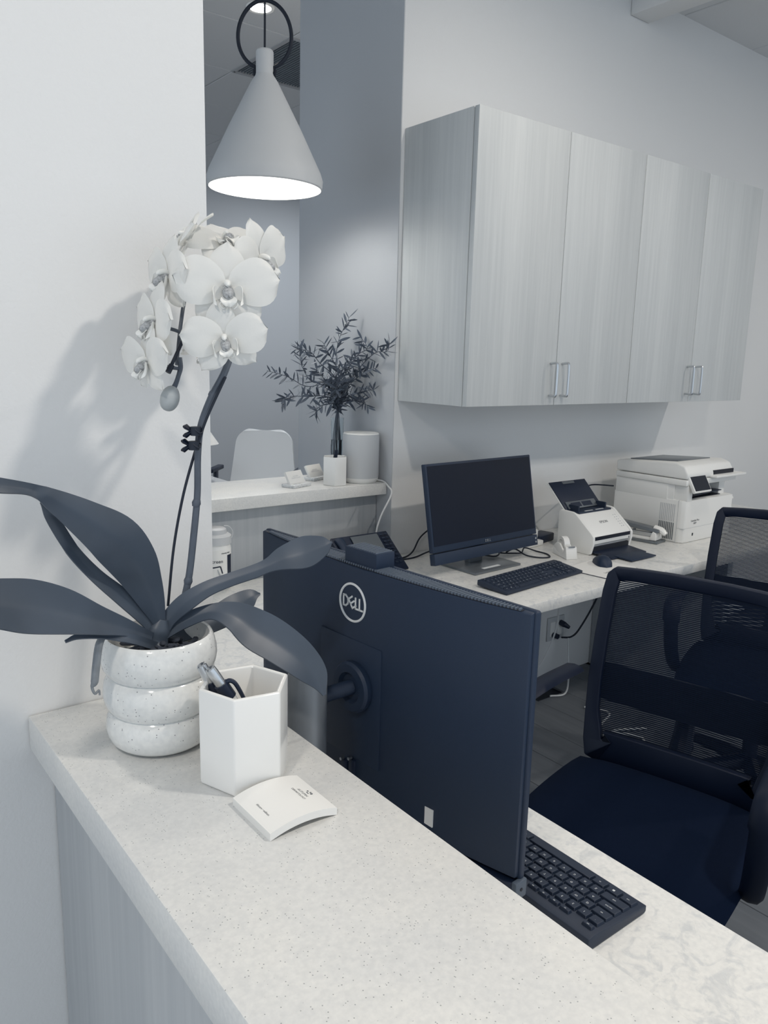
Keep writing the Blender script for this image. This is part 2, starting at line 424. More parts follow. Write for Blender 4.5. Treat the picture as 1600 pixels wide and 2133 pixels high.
# ------------------------------------------------------------------ pendant lamp
LX, LY = 1.405, 2.49
lamp = empty('pendant_lamp', (LX, LY, 2.04), 0, 'grey cone pendant lamp hanging on a black loop over the far countertop', 'lamp')
mb = MB().lathe([(0.189, 0.0), (0.193, 0.004), (0.195, 0.03), (0.188, 0.052), (0.120, 0.19), (0.043, 0.335), (0.031, 0.352), (0.029, 0.36), (0.029, 0.425), (0.026, 0.43), (0.0001, 0.43)], 64, cap0=False)
mb.build('shade', M['lampshade'], lamp, angle=30)
MB().lathe([(0.1885, 0.0005), (0.189, 0.03), (0.182, 0.052), (0.112, 0.195), (0.06, 0.29), (0.0001, 0.295)], 64, cap0=False).build('shade_lining', M['lampin'], lamp)
MB().lathe([(0.0001, 0.138), (0.135, 0.138), (0.135, 0.142), (0.0001, 0.142)], 48).build('diffuser', M['bulb'], lamp)
MB().tube(catmull([(0, 0, 0.43), (0.001, 0.0, 0.6), (0, 0, CEIL-2.04)], 8), 0.0035, 8).build('cord', M['cordblack'], lamp)
vx = Vector((0.772, -0.6356, 0))
ring = [vx*(0.088*math.sin(a)*(1+0.06*math.cos(a))) + Vector((0, 0, 0.476-0.103*math.cos(a))) for a in [0.33+(2*math.pi-0.66)*k/44 for k in range(45)]]
ring = [vx*(-0.031)+Vector((0, 0, 0.352))] + [vx*(-0.034)+Vector((0, 0, 0.37))] + ring[::-1] + [vx*0.034+Vector((0, 0, 0.37)), vx*0.031+Vector((0, 0, 0.352))]
MB().tube(ring, 0.0062, 10, flat=1.0).build('loop_handle', M['cordblack'], lamp)
for s in (-1, 1):
    MB().cyl(vx*(s*0.028)+Vector((0, 0, 0.358)), vx*(s*0.036)+Vector((0, 0, 0.358)), 0.008, n=12).build('rivet', M['cordblack'], lamp)
MB().lathe([(0.06, CEIL-2.062), (0.06, CEIL-2.041), (0.0001, CEIL-2.041)], 32).build('ceiling_rose', M['lampshade'], lamp)
pl = bpy.data.lights.new('pendant_light', 'POINT'); pl.energy = 4.2; pl.shadow_soft_size = 0.05; pl.color = (1, 0.98, 0.94)
po = bpy.data.objects.new('pendant_light', pl); po.location = (LX, LY, 2.13); col.objects.link(po)

can = empty('recessed_downlight', (1.97, 3.53, CEIL), 0, 'bright round recessed ceiling light above the pendant loop', 'light')
MB().lathe([(0.05, -0.004), (0.062, -0.006), (0.066, 0.0)], 32, cap0=False, cap1=False).build('trim_ring', M['lampin'], can)
MB().lathe([(0.0001, -0.003), (0.05, -0.003), (0.05, 0.002), (0.0001, 0.002)], 32).build('lens', M['glow'], can)

# ------------------------------------------------------------------ front monitor (seen from behind)
mon = empty('computer_monitor', (0.64625, 0.82535, DESK), math.atan2(0.9967, -0.0805), 'large dark monitor seen from behind, round emblem on its back', 'monitor')
Mi = Matrix.LocRotScale(Vector((0.64625, 0.82535, DESK)), Matrix.Rotation(math.atan2(0.9967, -0.0805), 3, 'Z'), None).inverted()
def monpt(px, py, yoff):
    c = Mi @ CAM; d = Mi.to_3x3() @ ray(px, py); t = (yoff-c.y)/d.y; return c + d*t
ZB, ZT, HW = 0.145, 0.479, 0.27
def back(x):
    return 0.016 + 0.026*(1-abs(x/HW)**2.2)
MB().box(-HW, 0.0, ZB-0.005, HW, 0.010, ZT).build('bezel', M['black2'], mon, 0.0035, 3)
MB().box(-HW+0.006, -0.0012, ZB+0.004, HW-0.006, 0.0005, ZT-0.006).build('screen', M['screen'], mon)
rows = []
xs = [-HW+0.003+(2*HW-0.006)*k/40 for k in range(41)]
mb = MB()
V = []; 
for xx in xs:
    yb = back(xx); V += [(xx, 0.0095, ZB), (xx, yb, ZB), (xx, yb, ZT-0.003), (xx, 0.0095, ZT-0.001)]
Fc = []
for k in range(40):
    a, b = k*4, k*4+4
    for q in range(4): r = (q+1) % 4; Fc.append((a+q, a+r, b+r, b+q))
Fc += [(3, 2, 1, 0), (160, 161, 162, 163)]
mb.add(V, Fc); mb.build('back_cover', M['black2'], mon, 0.0015, 2)
mb = MB()
for k in range(112):
    xx = -HW+0.02+k*0.0045*1.07
    if xx > HW-0.02: break
    yb = back(xx); mb.box(xx-0.0011, 0.0125, ZT-0.003, xx+0.0011, yb-0.003, ZT+0.0008)
tag(mb.build('vent_slats', M['slat'], mon), kind='stuff')
mb = MB()
rows = [[(xx, 0.012, ZT-0.0015) for xx in xs[1:-1]], [(xx, back(xx)-0.0025, ZT-0.0025) for xx in xs[1:-1]]]
mb.sheet(rows, 0.0012); mb.build('vent_recess', M['well'], mon)
# webcam box
a = monpt(720, 1150, 0.036).x; b = monpt(785, 1180, 0.036).x
x0, x1 = min(a, b), max(a, b)
w = MB().box(x0, 0.004, ZT-0.004, x1, 0.037, ZT+0.021).build('webcam', M['black2'], mon, 0.001)
mb = MB()
k = x0+0.004
while k < x1-0.003:
    mb.box(k-0.0011, 0.006, ZT+0.0206, k+0.0011, 0.035, ZT+0.0222); k += 0.0046
tag(mb.build('webcam_slats', M['slat'], w), kind='stuff')
# sound bar chin
rows = []
mb = MB(); V = []
for xx in xs:
    yb = back(xx)+0.004
    V += [(xx, 0.0, ZB-0.006), (xx, 0.0, 0.119), (xx, yb, 0.119), (xx, yb, ZB-0.006)]
mb.add(V, Fc); mb.build('sound_bar', M['black'], mon, 0.002, 2)
ec = MB().prism([(0.0, 0.119), (0.016, 0.1185), (0.021, 0.124), (0.021, ZB-0.003), (0.0, ZB-0.003)], -HW-0.0035, -HW+0.004, 'x').build('end_cap', M['capgrey'], mon, 0.0015)
MB().cyl((-HW-0.0042, 0.011, 0.1315), (-HW-0.003, 0.011, 0.1315), 0.0022, n=12).build('lock_hole', M['well'], ec)
# emblem
YB = back(0.0)
c = monpt(735, 1255, YB); r = 0.5*abs(monpt(709, 1255, YB).x-monpt(761, 1255, YB).x)
emb = MB().tube([(c.x+r*math.cos(t), YB+0.0004, c.z+r*math.sin(t)) for t in [2*math.pi*k/56 for k in range(56)]], 0.0017, 6, True).build('emblem', M['legend'], mon)
Lw = 0.0024
def stroke(mb, pts, ox, sc, w=Lw, rotc=None, rot=0):
    Q = []
    for p, q in pts:
        if rot:
            dx, dy = p-rotc[0], q-rotc[1]; p = rotc[0]+dx*math.cos(rot)-dy*math.sin(rot); q = rotc[1]+dx*math.sin(rot)+dy*math.cos(rot)
        Q.append((p, q))
    for (p, q), (s, t) in zip(Q, Q[1:]):
        d = Vector((s-p, t-q)); L = d.length; d /= L; nn = Vector((-d.y, d.x))*w/2/sc; e = d*w*0.45/sc
        A = [Vector((p, q))-e+nn, Vector((p, q))-e-nn, Vector((s, t))+e-nn, Vector((s, t))+e+nn]
        V = [(c.x-(ox+v.x)*sc, YB+h, c.z+v.y*sc) for h in (-0.0005, 0.0008) for v in A]
        mb.hexa(V)
sc = r/3.2
for glyph in (
    ([(-2.35, -0.9), (-2.35, 0.9), (-1.75, 0.9), (-1.25, 0.5), (-1.15, 0), (-1.25, -0.5), (-1.75, -0.9), (-2.35, -0.9)], 0),
    ([(0.42, 0.85), (-0.62, 0.85), (-0.62, -0.85), (0.42, -0.85)], 0.62), ([(-0.62, 0), (0.42, 0)], 0.62),
    ([(0.75, 0.9), (0.75, -0.9), (1.5, -0.9)], 0), ([(1.75, 0.9), (1.75, -0.9), (2.5, -0.9)], 0)):
    mb = MB(); stroke(mb, glyph[0], 0, sc, rotc=(-0.1, 0), rot=glyph[1]); mb.build('letter', M['legend'], emb)
# mount plate, pivot and arm
p0 = monpt(670, 1303, YB); p1 = monpt(795, 1352, YB)
MB().box(p1.x, YB-0.006, 0.20, p0.x, YB+0.0012, p0.z).build('mount_plate', M['black2'], mon, 0.0008)
pv = monpt(728, 1432, YB+0.012)
pvd = MB()
V = Vector
pr = [(0.0001, 0.0), (0.034, 0.0), (0.036, 0.003), (0.036, 0.010), (0.033, 0.014), (0.022, 0.014), (0.018, 0.009), (0.0001, 0.009)]
n_ = 36; vs = []; fs = []
for rr, yy in pr:
    for k in range(n_): vs.append((pv.x+rr*math.cos(2*math.pi*k/n_), YB+yy, pv.z+rr*math.sin(2*math.pi*k/n_)))
for i in range(len(pr)-1):
    for k in range(n_): l = (k+1) % n_; fs.append((i*n_+k, i*n_+l, (i+1)*n_+l, (i+1)*n_+k))
pvd.add(vs, fs); pvd.build('pivot_disc', M['black2'], mon)
cl = Mi @ Vector((0.532, 0.835, 0))
MB().cyl((pv.x, YB+0.006, pv.z), (cl.x+0.0, cl.y-0.02, 0.30), 0.0105, n=16).build('arm', M['black2'], mon)
colm = MB().lathe([(0.026, 0.008), (0.027, 0.02), (0.027, 0.334), (0.0245, 0.3415), (0.0001, 0.343)], 40, (cl.x, cl.y, 0)).build('column', M['gunmetal'], mon)
MB().box(cl.x-0.11, 0.0, 0.0, cl.x+0.11, 0.15, 0.009).build('stand_base', M['gunmetal'], mon, 0.003)
st = monpt(890, 1703, back(-0.11)+0.0006)
MB().box(st.x-0.007, back(st.x)-0.001, st.z-0.012, st.x+0.007, back(st.x)+0.0012, st.z+0.012).build('sticker', M['legend'], mon)
for px in (716, 732):
    q = monpt(px, 1578, 0.046)
    pg = MB().box(q.x-0.006, 0.030, q.z-0.03, q.x+0.006, 0.046, q.z-0.004).build('cable_plug', M['black'], mon, 0.001)
    MB().cyl((q.x, 0.046, q.z), (q.x, 0.052, q.z), 0.0022, n=10).build('screw', M['silver'], pg)

# ------------------------------------------------------------------ keyboards
def make_keyboard():
    kb = empty('keyboard', (0, 0, 0), 0)
    W2, D2 = 0.221, 0.0645
    body = MB().prism([(-D2, 0.004), (-D2+0.003, 0.0015), (D2-0.002, 0.0015), (D2, 0.006), (D2, 0.020), (D2-0.014, 0.0215), (-D2, 0.0125)], -W2, W2, 'x').build('body', M['key'], kb, 0.0015)
    U = 0.01905; tilt = math.atan2(0.009, 2*D2-0.014); meshes = {}
    def keymesh(w, dpt):
        kx = (round(w, 3), round(dpt, 3))
        if kx not in meshes:
            a, b = w/2-0.0011, dpt/2-0.0011; i_ = 0.0012
            mb = MB().hexa([(-a, -b, 0), (a, -b, 0), (a, b, 0), (-a, b, 0), (-a+i_, -b+i_, 0.0048), (a-i_, -b+i_, 0.0048), (a-i_, b-i_, 0.0048), (-a+i_, b-i_, 0.0048)])
            me = mb.mesh('key', 0.0006, 1); me.materials.append(M['key']); meshes[kx] = me
        return meshes[kx]
    legs = {}
    def put(u, row, w, text, dep=U, sz=0.0048, off=(0, 0)):
        x = -0.2145 + (u+w/2)*U
        y = -D2+0.0075 + row
        z = 0.0125 + 0.009*(y+D2)/(2*D2-0.014) - 0.0004
        k = link('key', keymesh(w*U, dep), None, kb, (x, y, z), (tilt, 0, 0))
        if text:
            if text not in legs: legs[text] = text_mesh(text, sz if len(text) < 2 else 0.0031, M['legend'], 0.0001)
            link('legend', legs[text], None, k, (off[0], off[1]+0.0012, 0.00492))
    R0 = 0.5*U
    for u, w, t in [(0, 1.25, 'ctrl'), (1.25, 1.25, '\u25a0'), (2.5, 1.25, 'alt'), (3.75, 6.25, ''), (10, 1.25, 'alt'), (11.25, 1.25, 'fn'), (12.5, 1.25, '\u2261'), (13.75, 1.25, 'ctrl')]: put(u, R0, w, t)
    put(0, R0+U, 2.25, 'shift')
    for i, t in enumerate('ZXCVBNM,./'): put(2.25+i, R0+U, 1, t)
    put(12.25, R0+U, 2.75, 'shift')
    put(0, R0+2*U, 1.75, 'caps lock')
    for i, t in enumerate("ASDFGHJKL;'"): put(1.75+i, R0+2*U, 1, t)
    put(12.75, R0+2*U, 2.25, 'enter')
    put(0, R0+3*U, 1.5, 'tab')
    for i, t in enumerate('QWERTYUIOP[]'): put(1.5+i, R0+3*U, 1, t)
    put(13.5, R0+3*U, 1.5, '\\')
    for i, t in enumerate('`1234567890-='): put(i, R0+4*U, 1, t)
    put(13, R0+4*U, 2, 'back')
    fr = R0+4*U+0.5*U+0.0045+0.003
    put(0, fr, 1, 'esc', 0.011)
    for i in range(12): put(2+i+(0.5 if i > 3 else 0)+(0.5 if i > 7 else 0)-0.0, fr, 1, 'F%d' % (i+1), 0.011)
    for i in range(3):
        put(15.25+i, fr, 1, '', 0.011); put(15.25+i, R0+4*U, 1, 'ins'); put(15.25+i, R0+3*U, 1, 'del'); put(15.25+i, R0, 1, '<')
    put(16.25, R0+U, 1, '^')
    for rr, tt in ((4, ['num', '/', '*', '-']), (3, '789'), (2, '456'), (1, '123')):
        for i, t in enumerate(tt): put(18.5+i, R0+rr*U, 1, t)
    put(18.5, R0, 2, '0'); put(20.5, R0, 1, '.')
    return kb
kb1 = make_keyboard()
kb2 = copy_tree(kb1)
kb1.location = (0.8365, 0.7515, DESK); kb1.rotation_euler = (0, 0, math.pi/2)
tag(kb1, 'black keyboard lying partly under the large monitor beside the stone counter', 'keyboard', 'computer keyboards')
kb2.location = (2.06, 1.775, DESK+0.0); kb2.rotation_euler = (R_(3.0), 0, R_(5.5))
tag(kb2, 'black keyboard in front of the small tilted monitor on the rear worktop', 'keyboard', 'computer keyboards')
kb2.location.z = DESK+0.002
for s in (-1, 1):
    MB().box(s*0.18-0.012, 0.045, -0.004, s*0.18+0.012, 0.055, 0.004).build('foot', M['key'], kb2)

# ------------------------------------------------------------------ rear monitor
rm = empty('computer_monitor', (2.05, 1.977, DESK), R_(2.9), 'dark tilted monitor with blank screen facing the keyboard on the rear worktop', 'monitor')
tl = R_(10.7); RM = Matrix.Translation((0, 0, 0.049)) @ Matrix.Rotation(-tl, 4, 'X')
w2, hh = 0.283, 0.354
MB().box(-w2, 0.0, 0.043, w2, 0.020, hh, RM).build('bezel', M['black2'], rm, 0.003)
MB().box(-w2+0.008, -0.0009, 0.066, w2-0.008, 0.001, hh-0.008, RM).build('screen', M['screen'], rm)
sb = MB().box(-w2+0.002, -0.004, 0.0, w2-0.002, 0.022, 0.0405, RM).build('sound_bar', M['black2'], rm, 0.002)
for k in (0, 1):
    MB().cyl(RM @ Vector((w2-0.014, -0.0042, 0.013+0.014*k)), RM @ Vector((w2-0.014, -0.0055, 0.013+0.014*k)), 0.004, n=12).build('jack', M['silver'], sb)
tme = text_mesh('DELL', 0.014, M['silver'], 0.0003)
t_ = link('emblem', tme, None, rm); t_.matrix_local = RM @ Matrix.Translation((0, -0.001, 0.054)) @ Matrix.Rotation(math.pi/2, 4, 'X')
MB().box(-w2+0.03, 0.02, 0.09, w2-0.03, 0.045, hh-0.06, RM).build('back_cover', M['black'], rm, 0.008)
MB().box(-0.035, 0.062, 0.008, 0.035, 0.092, 0.20).build('neck', M['basegrey'], rm, 0.004)
sb = MB().box(-0.125, -0.05, 0.0, 0.125, 0.155, 0.009).build('stand_base', M['basegrey'], rm, 0.0025)
MB().box(-0.055, -0.028, 0.0088, 0.035, -0.014, 0.0098).build('sticker', M['legend'], sb)

# ------------------------------------------------------------------ desk phone behind the front monitor
ph = empty('desk_phone', (1.66, 2.19, DESK), 0, 'black desk phone with screen and buttons, half hidden behind the large monitor', 'telephone')
sl = math.atan2(0.114, 0.135); PM = Matrix.Translation((0, -0.066, 0.004)) @ Matrix.Rotation(sl, 4, 'X')
mb = MB().hexa([(-0.13, -0.07, 0), (0.124, -0.07, 0), (0.124, 0.07, 0), (-0.13, 0.07, 0), (-0.13, -0.072, 0.006), (0.124, -0.072, 0.006), (0.124, 0.068, 0.118), (-0.13, 0.068, 0.118)])
mb.build('body', M['black'], ph, 0.003)
mb = MB().box(-0.05, 0.085, 0.004, 0.07, 0.165, 0.0065, PM).build('screen', M['basegrey'], ph)
bm_ = MB().box(-0.006, -0.0035, 0, 0.006, 0.0035, 0.003).mesh('button', 0.0008, 1); bm_.materials.append(M['key'])
for i in range(9):
    for s in (0, 1):
        o = link('button', bm_, None, ph); o.matrix_local = PM @ Matrix.Translation((0.088+0.019*s, 0.03+0.016*i, 0.004))
for i in range(4):
    for s in range(3):
        o = link('button', bm_, None, ph); o.matrix_local = PM @ Matrix.Translation((-0.02+0.028*s, 0.018+0.014*i, 0.004))
hs = MB().tube(catmull([PM @ Vector(p) for p in ((-0.102, 0.008, 0.006), (-0.102, 0.03, 0.010), (-0.102, 0.09, 0.012), (-0.102, 0.14, 0.010), (-0.102, 0.160, 0.006))], 5), [0.02, 0.018, 0.015, 0.018, 0.02], 10, flat=0.6).build('handset', M['black2'], ph)

# ------------------------------------------------------------------ sheet-fed scanner
sc_ = empty('document_scanner', (2.527, 1.89, DESK), 0, 'white sheet-fed scanner with raised black paper tray', 'scanner')
wS = 0.262
prof = [(0.012, 0.0), (0.15, 0.0), (0.162, 0.012), (0.162, 0.14), (0.15, 0.15), (0.085, 0.152), (0.074, 0.146), (-0.004, 0.082), (-0.012, 0.07), (-0.012, 0.044), (0.0, 0.038), (0.004, 0.01)]
MB().prism(prof, 0.012, wS-0.012, 'x').build('body', M['whitep'], sc_, 0.003)
for s in (0, 1):
    pr_ = [(0.006, 0.0), (0.152, 0.0), (0.165, 0.014), (0.166, 0.15), (0.155, 0.162), (0.095, 0.160), (0.082, 0.156), (-0.003, 0.088), (-0.016, 0.074), (-0.017, 0.05), (-0.006, 0.004)]
    MB().prism(pr_, 0.0 if s == 0 else wS-0.013, 0.013 if s == 0 else wS, 'x').build('side_panel', M['whitep'], sc_, 0.004)
MB().box(0.016, -0.0135, 0.060, wS-0.016, -0.011, 0.074).build('front_band', M['screen'], sc_)
MB().box(0.016, -0.009, 0.012, wS-0.016, 0.012, 0.032).build('output_slot', M['well'], sc_)
MB().box(0.024, 0.082, 0.146, wS-0.024, 0.150, 0.158).build('feed_slot', M['key'], sc_, 0.003)
TM = Matrix.Translation((0, 0.13, 0.150)) @ Matrix.Rotation(R_(-45), 4, 'X')
tr = MB().box(0.014, 0.0, 0.0, wS-0.014, 0.005, 0.155, TM).build('paper_tray', M['black'], sc_, 0.002)
MB().box(0.011, 0.005, -0.01, wS-0.011, 0.010, 0.157, TM).build('tray_back', M['whitep'], sc_, 0.003)
MB().box(0.09, -0.003, 0.138, 0.165, 0.0, 0.150, TM).build('clip', M['basegrey'], tr)
MB().box(0.03, -0.006, 0.012, wS-0.045, 0.0, 0.048, TM).build('paper_rest', M['basegrey'], tr, 0.002)
for xx in (0.055, 0.125): MB().box(xx, -0.0065, 0.018, xx+0.06, -0.0055, 0.040, TM).build('rest_recess', M['black'], tr)
gm = MB().box(-0.004, 0, 0, 0.004, 0.05, 0.026).mesh('paper_guide', 0.001, 1); gm.materials.append(M['key'])
for xx in (0.04, 0.215): link('paper_guide', gm, None, sc_, (xx, 0.095, 0.155))
MB().box(0.07, 0.086, 0.1575, 0.12, 0.092, 0.1590).build('guide_bar', M['legend'], sc_); MB().box(0.14, 0.086, 0.1575, 0.19, 0.092, 0.1590).build('guide_bar', M['legend'], sc_)
FMx = Matrix.Translation((wS*0.5, 0.035, 0.114)) @ Matrix.Rotation(math.atan2(0.064, 0.078), 4, 'X')
o = link('brand_text', text_mesh('EPSON', 0.017, M['greyprint'], 0.0002), None, sc_); o.matrix_local = FMx @ Matrix.Translation((0, 0.004, 0.0006))
for k in range(6):
    for s in (0, 1):
        o = MB().cyl((0, 0, 0), (0, 0, 0.0008), 0.0028, n=10).build('button', M['greyp'], sc_); o.matrix_local = FMx @ Matrix.Translation((0.088+0.013*s, -0.03+0.012*k, 0.0))
MB().box(wS-0.024, -0.0128, 0.046, wS-0.018, -0.0115, 0.054).build('badge', M['greyprint'], sc_)
mb = MB()
mb.hexa([(0.015, -0.10, 0.002), (wS-0.02, -0.10, 0.002), (wS-0.02, 0.0, 0.008), (0.015, 0.0, 0.008), (0.015, -0.10, 0.007), (wS-0.02, -0.10, 0.007), (wS-0.02, 0.0, 0.016), (0.015, 0.0, 0.016)])
ot = mb.build('output_tray', M['black'], sc_, 0.001)
MB().hexa([(0.05, -0.165, 0.004), (wS-0.05, -0.165, 0.004), (wS-0.05, -0.08, 0.006), (0.05, -0.08, 0.006), (0.05, -0.165, 0.009), (wS-0.05, -0.165, 0.009), (wS-0.05, -0.08, 0.010), (0.05, -0.08, 0.010)]).build('extension', M['black2'], ot, 0.001)

# ------------------------------------------------------------------ laser printer
pr = empty('laser_printer', (3.04, 1.80, DESK), 0, 'white multifunction laser printer at the far end of the worktop', 'printer')
wP, dP = 0.40, 0.36
MB().prism([(0.012, 0.0), (wP-0.012, 0.0), (wP, 0.02), (wP, dP), (0, dP), (0, 0.02)], 0.0, 0.185).build('body', M['whitep'], pr, 0.006)
MB().box(0.004, 0.06, 0.18, 0.012, dP-0.01, 0.255).build('side_panel', M['whitep'], pr, 0.002)
MB().box(0.0, 0.09, 0.18, wP-0.005, dP-0.005, 0.25).build('upper_body', M['whitep'], pr, 0.003)
MB().box(0.012, 0.0, 0.18, 0.05, 0.1, 0.252).build('column', M['whitep'], pr, 0.003)
MB().box(wP-0.07, 0.04, 0.18, wP-0.02, 0.1, 0.252).build('column', M['whitep'], pr, 0.003)
MB().box(0.05, 0.03, 0.1845, wP-0.07, 0.091, 0.188).build('output_bay', M['screen'], pr)
MB().hexa([(0.06, 0.02, 0.196), (wP-0.08, 0.02, 0.206), (wP-0.08, 0.09, 0.206), (0.06, 0.09, 0.196), (0.06, 0.02, 0.199), (wP-0.08, 0.02, 0.209), (wP-0.08, 0.09, 0.209), (0.06, 0.09, 0.199)]).build('output_flap', M['black'], pr)
MB().box(-0.006, 0.0, 0.25, wP, dP-0.005, 0.275).build('scanner_bed', M['whitep'], pr, 0.005)
lid = MB().prism([(0.0, 0.278), (dP, 0.278), (dP, 0.325), (0.06, 0.345), (0.02, 0.332), (0.0, 0.30)], 0.0, wP-0.03, 'x').build('feeder_lid', M['whitep'], pr, 0.008, 3)
MB().hexa([(0.06, 0.09, 0.3425), (wP-0.08, 0.09, 0.3425), (wP-0.08, 0.33, 0.327), (0.06, 0.33, 0.327), (0.06, 0.09, 0.347), (wP-0.08, 0.09, 0.347), (wP-0.08, 0.33, 0.3315), (0.06, 0.33, 0.3315)]).build('lid_window', M['basegrey'], lid, 0.002)
MB().box(0.18, -0.03, 0.276, wP+0.03, 0.14, 0.286).build('feeder_tray', M['whitep'], pr, 0.003)
MB().box(0.20, -0.002, 0.288, wP-0.035, 0.03, 0.306).build('feeder_slot', M['well'], pr)
CM = Matrix.Translation((0.012, -0.028, 0.222)) @ Matrix.Rotation(R_(-30), 4, 'X')
cp = MB().box(0.0, -0.008, 0.0, 0.13, 0.006, 0.09, CM).build('control_panel', M['whitep'], pr, 0.003)
MB().box(0.007, -0.0095, 0.007, 0.123, -0.0075, 0.083, CM).build('touch_screen', M['screen'], cp)
mb = MB()
for k in range(9): mb.box(-0.0012, 0.045+k*0.0085, 0.01, 0.0005, 0.049+k*0.0085, 0.085)
tag(mb.build('vent_slots', M['basegrey'], pr), kind='stuff')
mb = MB()
for k in range(9): mb.box(-0.0009, 0.045+k*0.0085, 0.09, 0.0005, 0.049+k*0.0085, 0.165)
tag(mb.build('vent_ribs', M['greyp'], pr), kind='stuff')
MB().box(0.0, -0.0007, 0.064, wP, 0.03, 0.0655).build('drawer_seam', M['greyp'], pr)
MB().box(-0.0007, 0.03, 0.0, 0.01, 0.032, 0.185).build('corner_seam', M['greyp'], pr)
o = link('model_text', text_mesh('LaserJet Pro\nMFP', 0.013, M['greyprint'], 0.0002), None, pr, (0.09, -0.0006, 0.088), (math.pi/2, 0, 0))
MB().box(0.075, -0.0012, 0.028, 0.083, 0.001, 0.04).build('port', M['well'], pr)
MB().cyl((wP-0.012, -0.001, 0.168), (wP-0.012, 0.004, 0.168), 0.005, n=12).build('power_button', M['lampin'], pr)

# ------------------------------------------------------------------ tape dispenser, stapler/punch, mouse, pad, small boxes
tp = empty('tape_dispenser', (2.435, 1.935, DESK), R_(-112), 'small white tape dispenser in front of the scanner', 'tape dispenser')
MB().prism([(-0.06, 0), (0.056, 0), (0.045, 0.046), (0.034, 0.050), (0.022, 0.02), (0.0, 0.014), (-0.03, 0.018), (-0.05, 0.03), (-0.06, 0.02)], -0.024, 0.024, 'y').build('body', M['whitep'], tp, 0.003)
for s in (-1, 1):
    MB().prism([(-0.06, 0.005), (0.03, 0.005), (0.02, 0.03), (-0.01, 0.052), (-0.035, 0.05), (-0.058, 0.03)], s*0.019-0.004, s*0.019+0.004, 'y').build('cheek', M['whitep'], tp, 0.002)
mb = MB(); vs = []; fs = []; n_ = 28
for yy in (-0.012, 0.012):
    for rr in (0.020, 0.031):
        for k in range(n_): vs.append((-0.018+rr*math.cos(2*math.pi*k/n_), yy, 0.046+rr*math.sin(2*math.pi*k/n_)))
for k in range(n_):
    l = (k+1) % n_
    for a, b in ((0, 1), (1, 3), (3, 2), (2, 0)): fs.append((a*n_+k, a*n_+l, b*n_+l, b*n_+k))
mb.add(vs, fs); mb.build('tape_roll', M['white'], tp)
MB().box(0.040, -0.014, 0.046, 0.050, 0.014, 0.050).build('cutter', M['silver'], tp)

sp_ = empty('hole_punch', (2.965, 1.93, DESK), R_(100), 'grey and white hole punch between scanner and printer', 'hole punch')
MB().box(-0.075, -0.045, 0.0, 0.16, 0.045, 0.010).build('base', M['basegrey'], sp_, 0.003)
MB().box(-0.05, -0.03, 0.010, 0.15, 0.03, 0.022).build('bed', M['whitep'], sp_, 0.002)
MB().box(-0.045, -0.008, 0.022, 0.15, 0.012, 0.04).build('bar', M['silver'], sp_, 0.002)
for xx in (-0.03, 0.05, 0.13): MB().cyl((xx, 0.002, 0.02), (xx, 0.002, 0.046), 0.006, n=12).build('punch_head', M['gunmetal'], sp_)
MB().prism([(-0.062, 0.012), (-0.03, 0.012), (-0.045, 0.05), (-0.06, 0.045)], -0.034, 0.034, 'y').build('bracket', M['whitep'], sp_, 0.003)
MB().hexa([(-0.07, -0.03, 0.045), (0.16, -0.03, 0.062), (0.16, 0.03, 0.062), (-0.07, 0.03, 0.045), (-0.07, -0.026, 0.060), (0.16, -0.026, 0.080), (0.16, 0.026, 0.080), (-0.07, 0.026, 0.060)]).build('lever', M['basegrey'], sp_, 0.004)
MB().tube(catmull([(-0.09, 0, 0.04), (-0.07, 0, 0.055), (-0.04, 0, 0.063)], 4), [0.014, 0.02, 0.018], 10, flat=0.7).build('lever_tip', M['white'], sp_)

pad = tag(MB().prism([(x*0.5, y*0.5) for x, y in ((-0.21, -0.18), (0.21, -0.18), (0.23, -0.16), (0.23, 0.16), (0.21, 0.18), (-0.21, 0.18), (-0.23, 0.16), (-0.23, -0.16))], 0, 0.003).build('mouse_pad', M['paper'], None, 0.0006, 1, loc=(2.40, 1.735, DESK), rot=(0, 0, R_(8))), 'pale printed mouse pad under the black mouse', 'mouse pad')
ed = MB(); P_ = [(x*0.502, y*0.503, 0.0012) for x, y in ((-0.21, -0.18), (0.21, -0.18), (0.23, -0.16), (0.23, 0.16), (0.21, 0.18), (-0.21, 0.18), (-0.23, 0.16), (-0.23, -0.16))]
ed.tube(P_, 0.0014, 6, True).build('edge', M['black'], pad)
o = link('print', text_mesh('Smile Big\nBe Kind', 0.016, M['greyprint'], 0.0001), None, pad, (-0.03, -0.055, 0.0031))
mo = empty('computer_mouse', (2.45, 1.768, DESK+0.0034), R_(55), 'black mouse on the pale mouse pad beside the rear keyboard', 'mouse')
rows = []
for i in range(11):
    u = -1+2*i/10; x = 0.056*u; hw = 0.031*math.sqrt(max(0, 1-abs(u)**3.2)); zt = 0.036*(1-0.55*(u-(-0.2))**2)*math.sqrt(max(0.0, 1-abs(u)**4))
    rows.append([(x, hw*math.cos(math.pi*k/10), max(0.0, zt*math.sin(math.pi*k/10)**0.7)) for k in range(11)])
MB().sheet(rows).build('body', M['black2'], mo)
MB().cyl((0.03, -0.004, 0.027), (0.03, 0.004, 0.027), 0.006, n=14).build('wheel', M['well'], mo)
pw = empty('power_adapter', (2.56, 2.17, DESK), R_(12), 'black power adapter lying between the tilted monitor and scanner', 'adapter')
MB().box(-0.065, -0.035, 0, 0.055, 0.035, 0.034).build('body', M['black'], pw, 0.006)
MB().cyl((-0.085, 0, 0.016), (-0.06, 0, 0.016), 0.006, 0.008, 12).build('strain_relief', M['black2'], pw)
bx = empty('desktop_device', (2.455, 2.14, DESK), R_(4), 'small white device peeking out behind the tilted monitor', 'device')
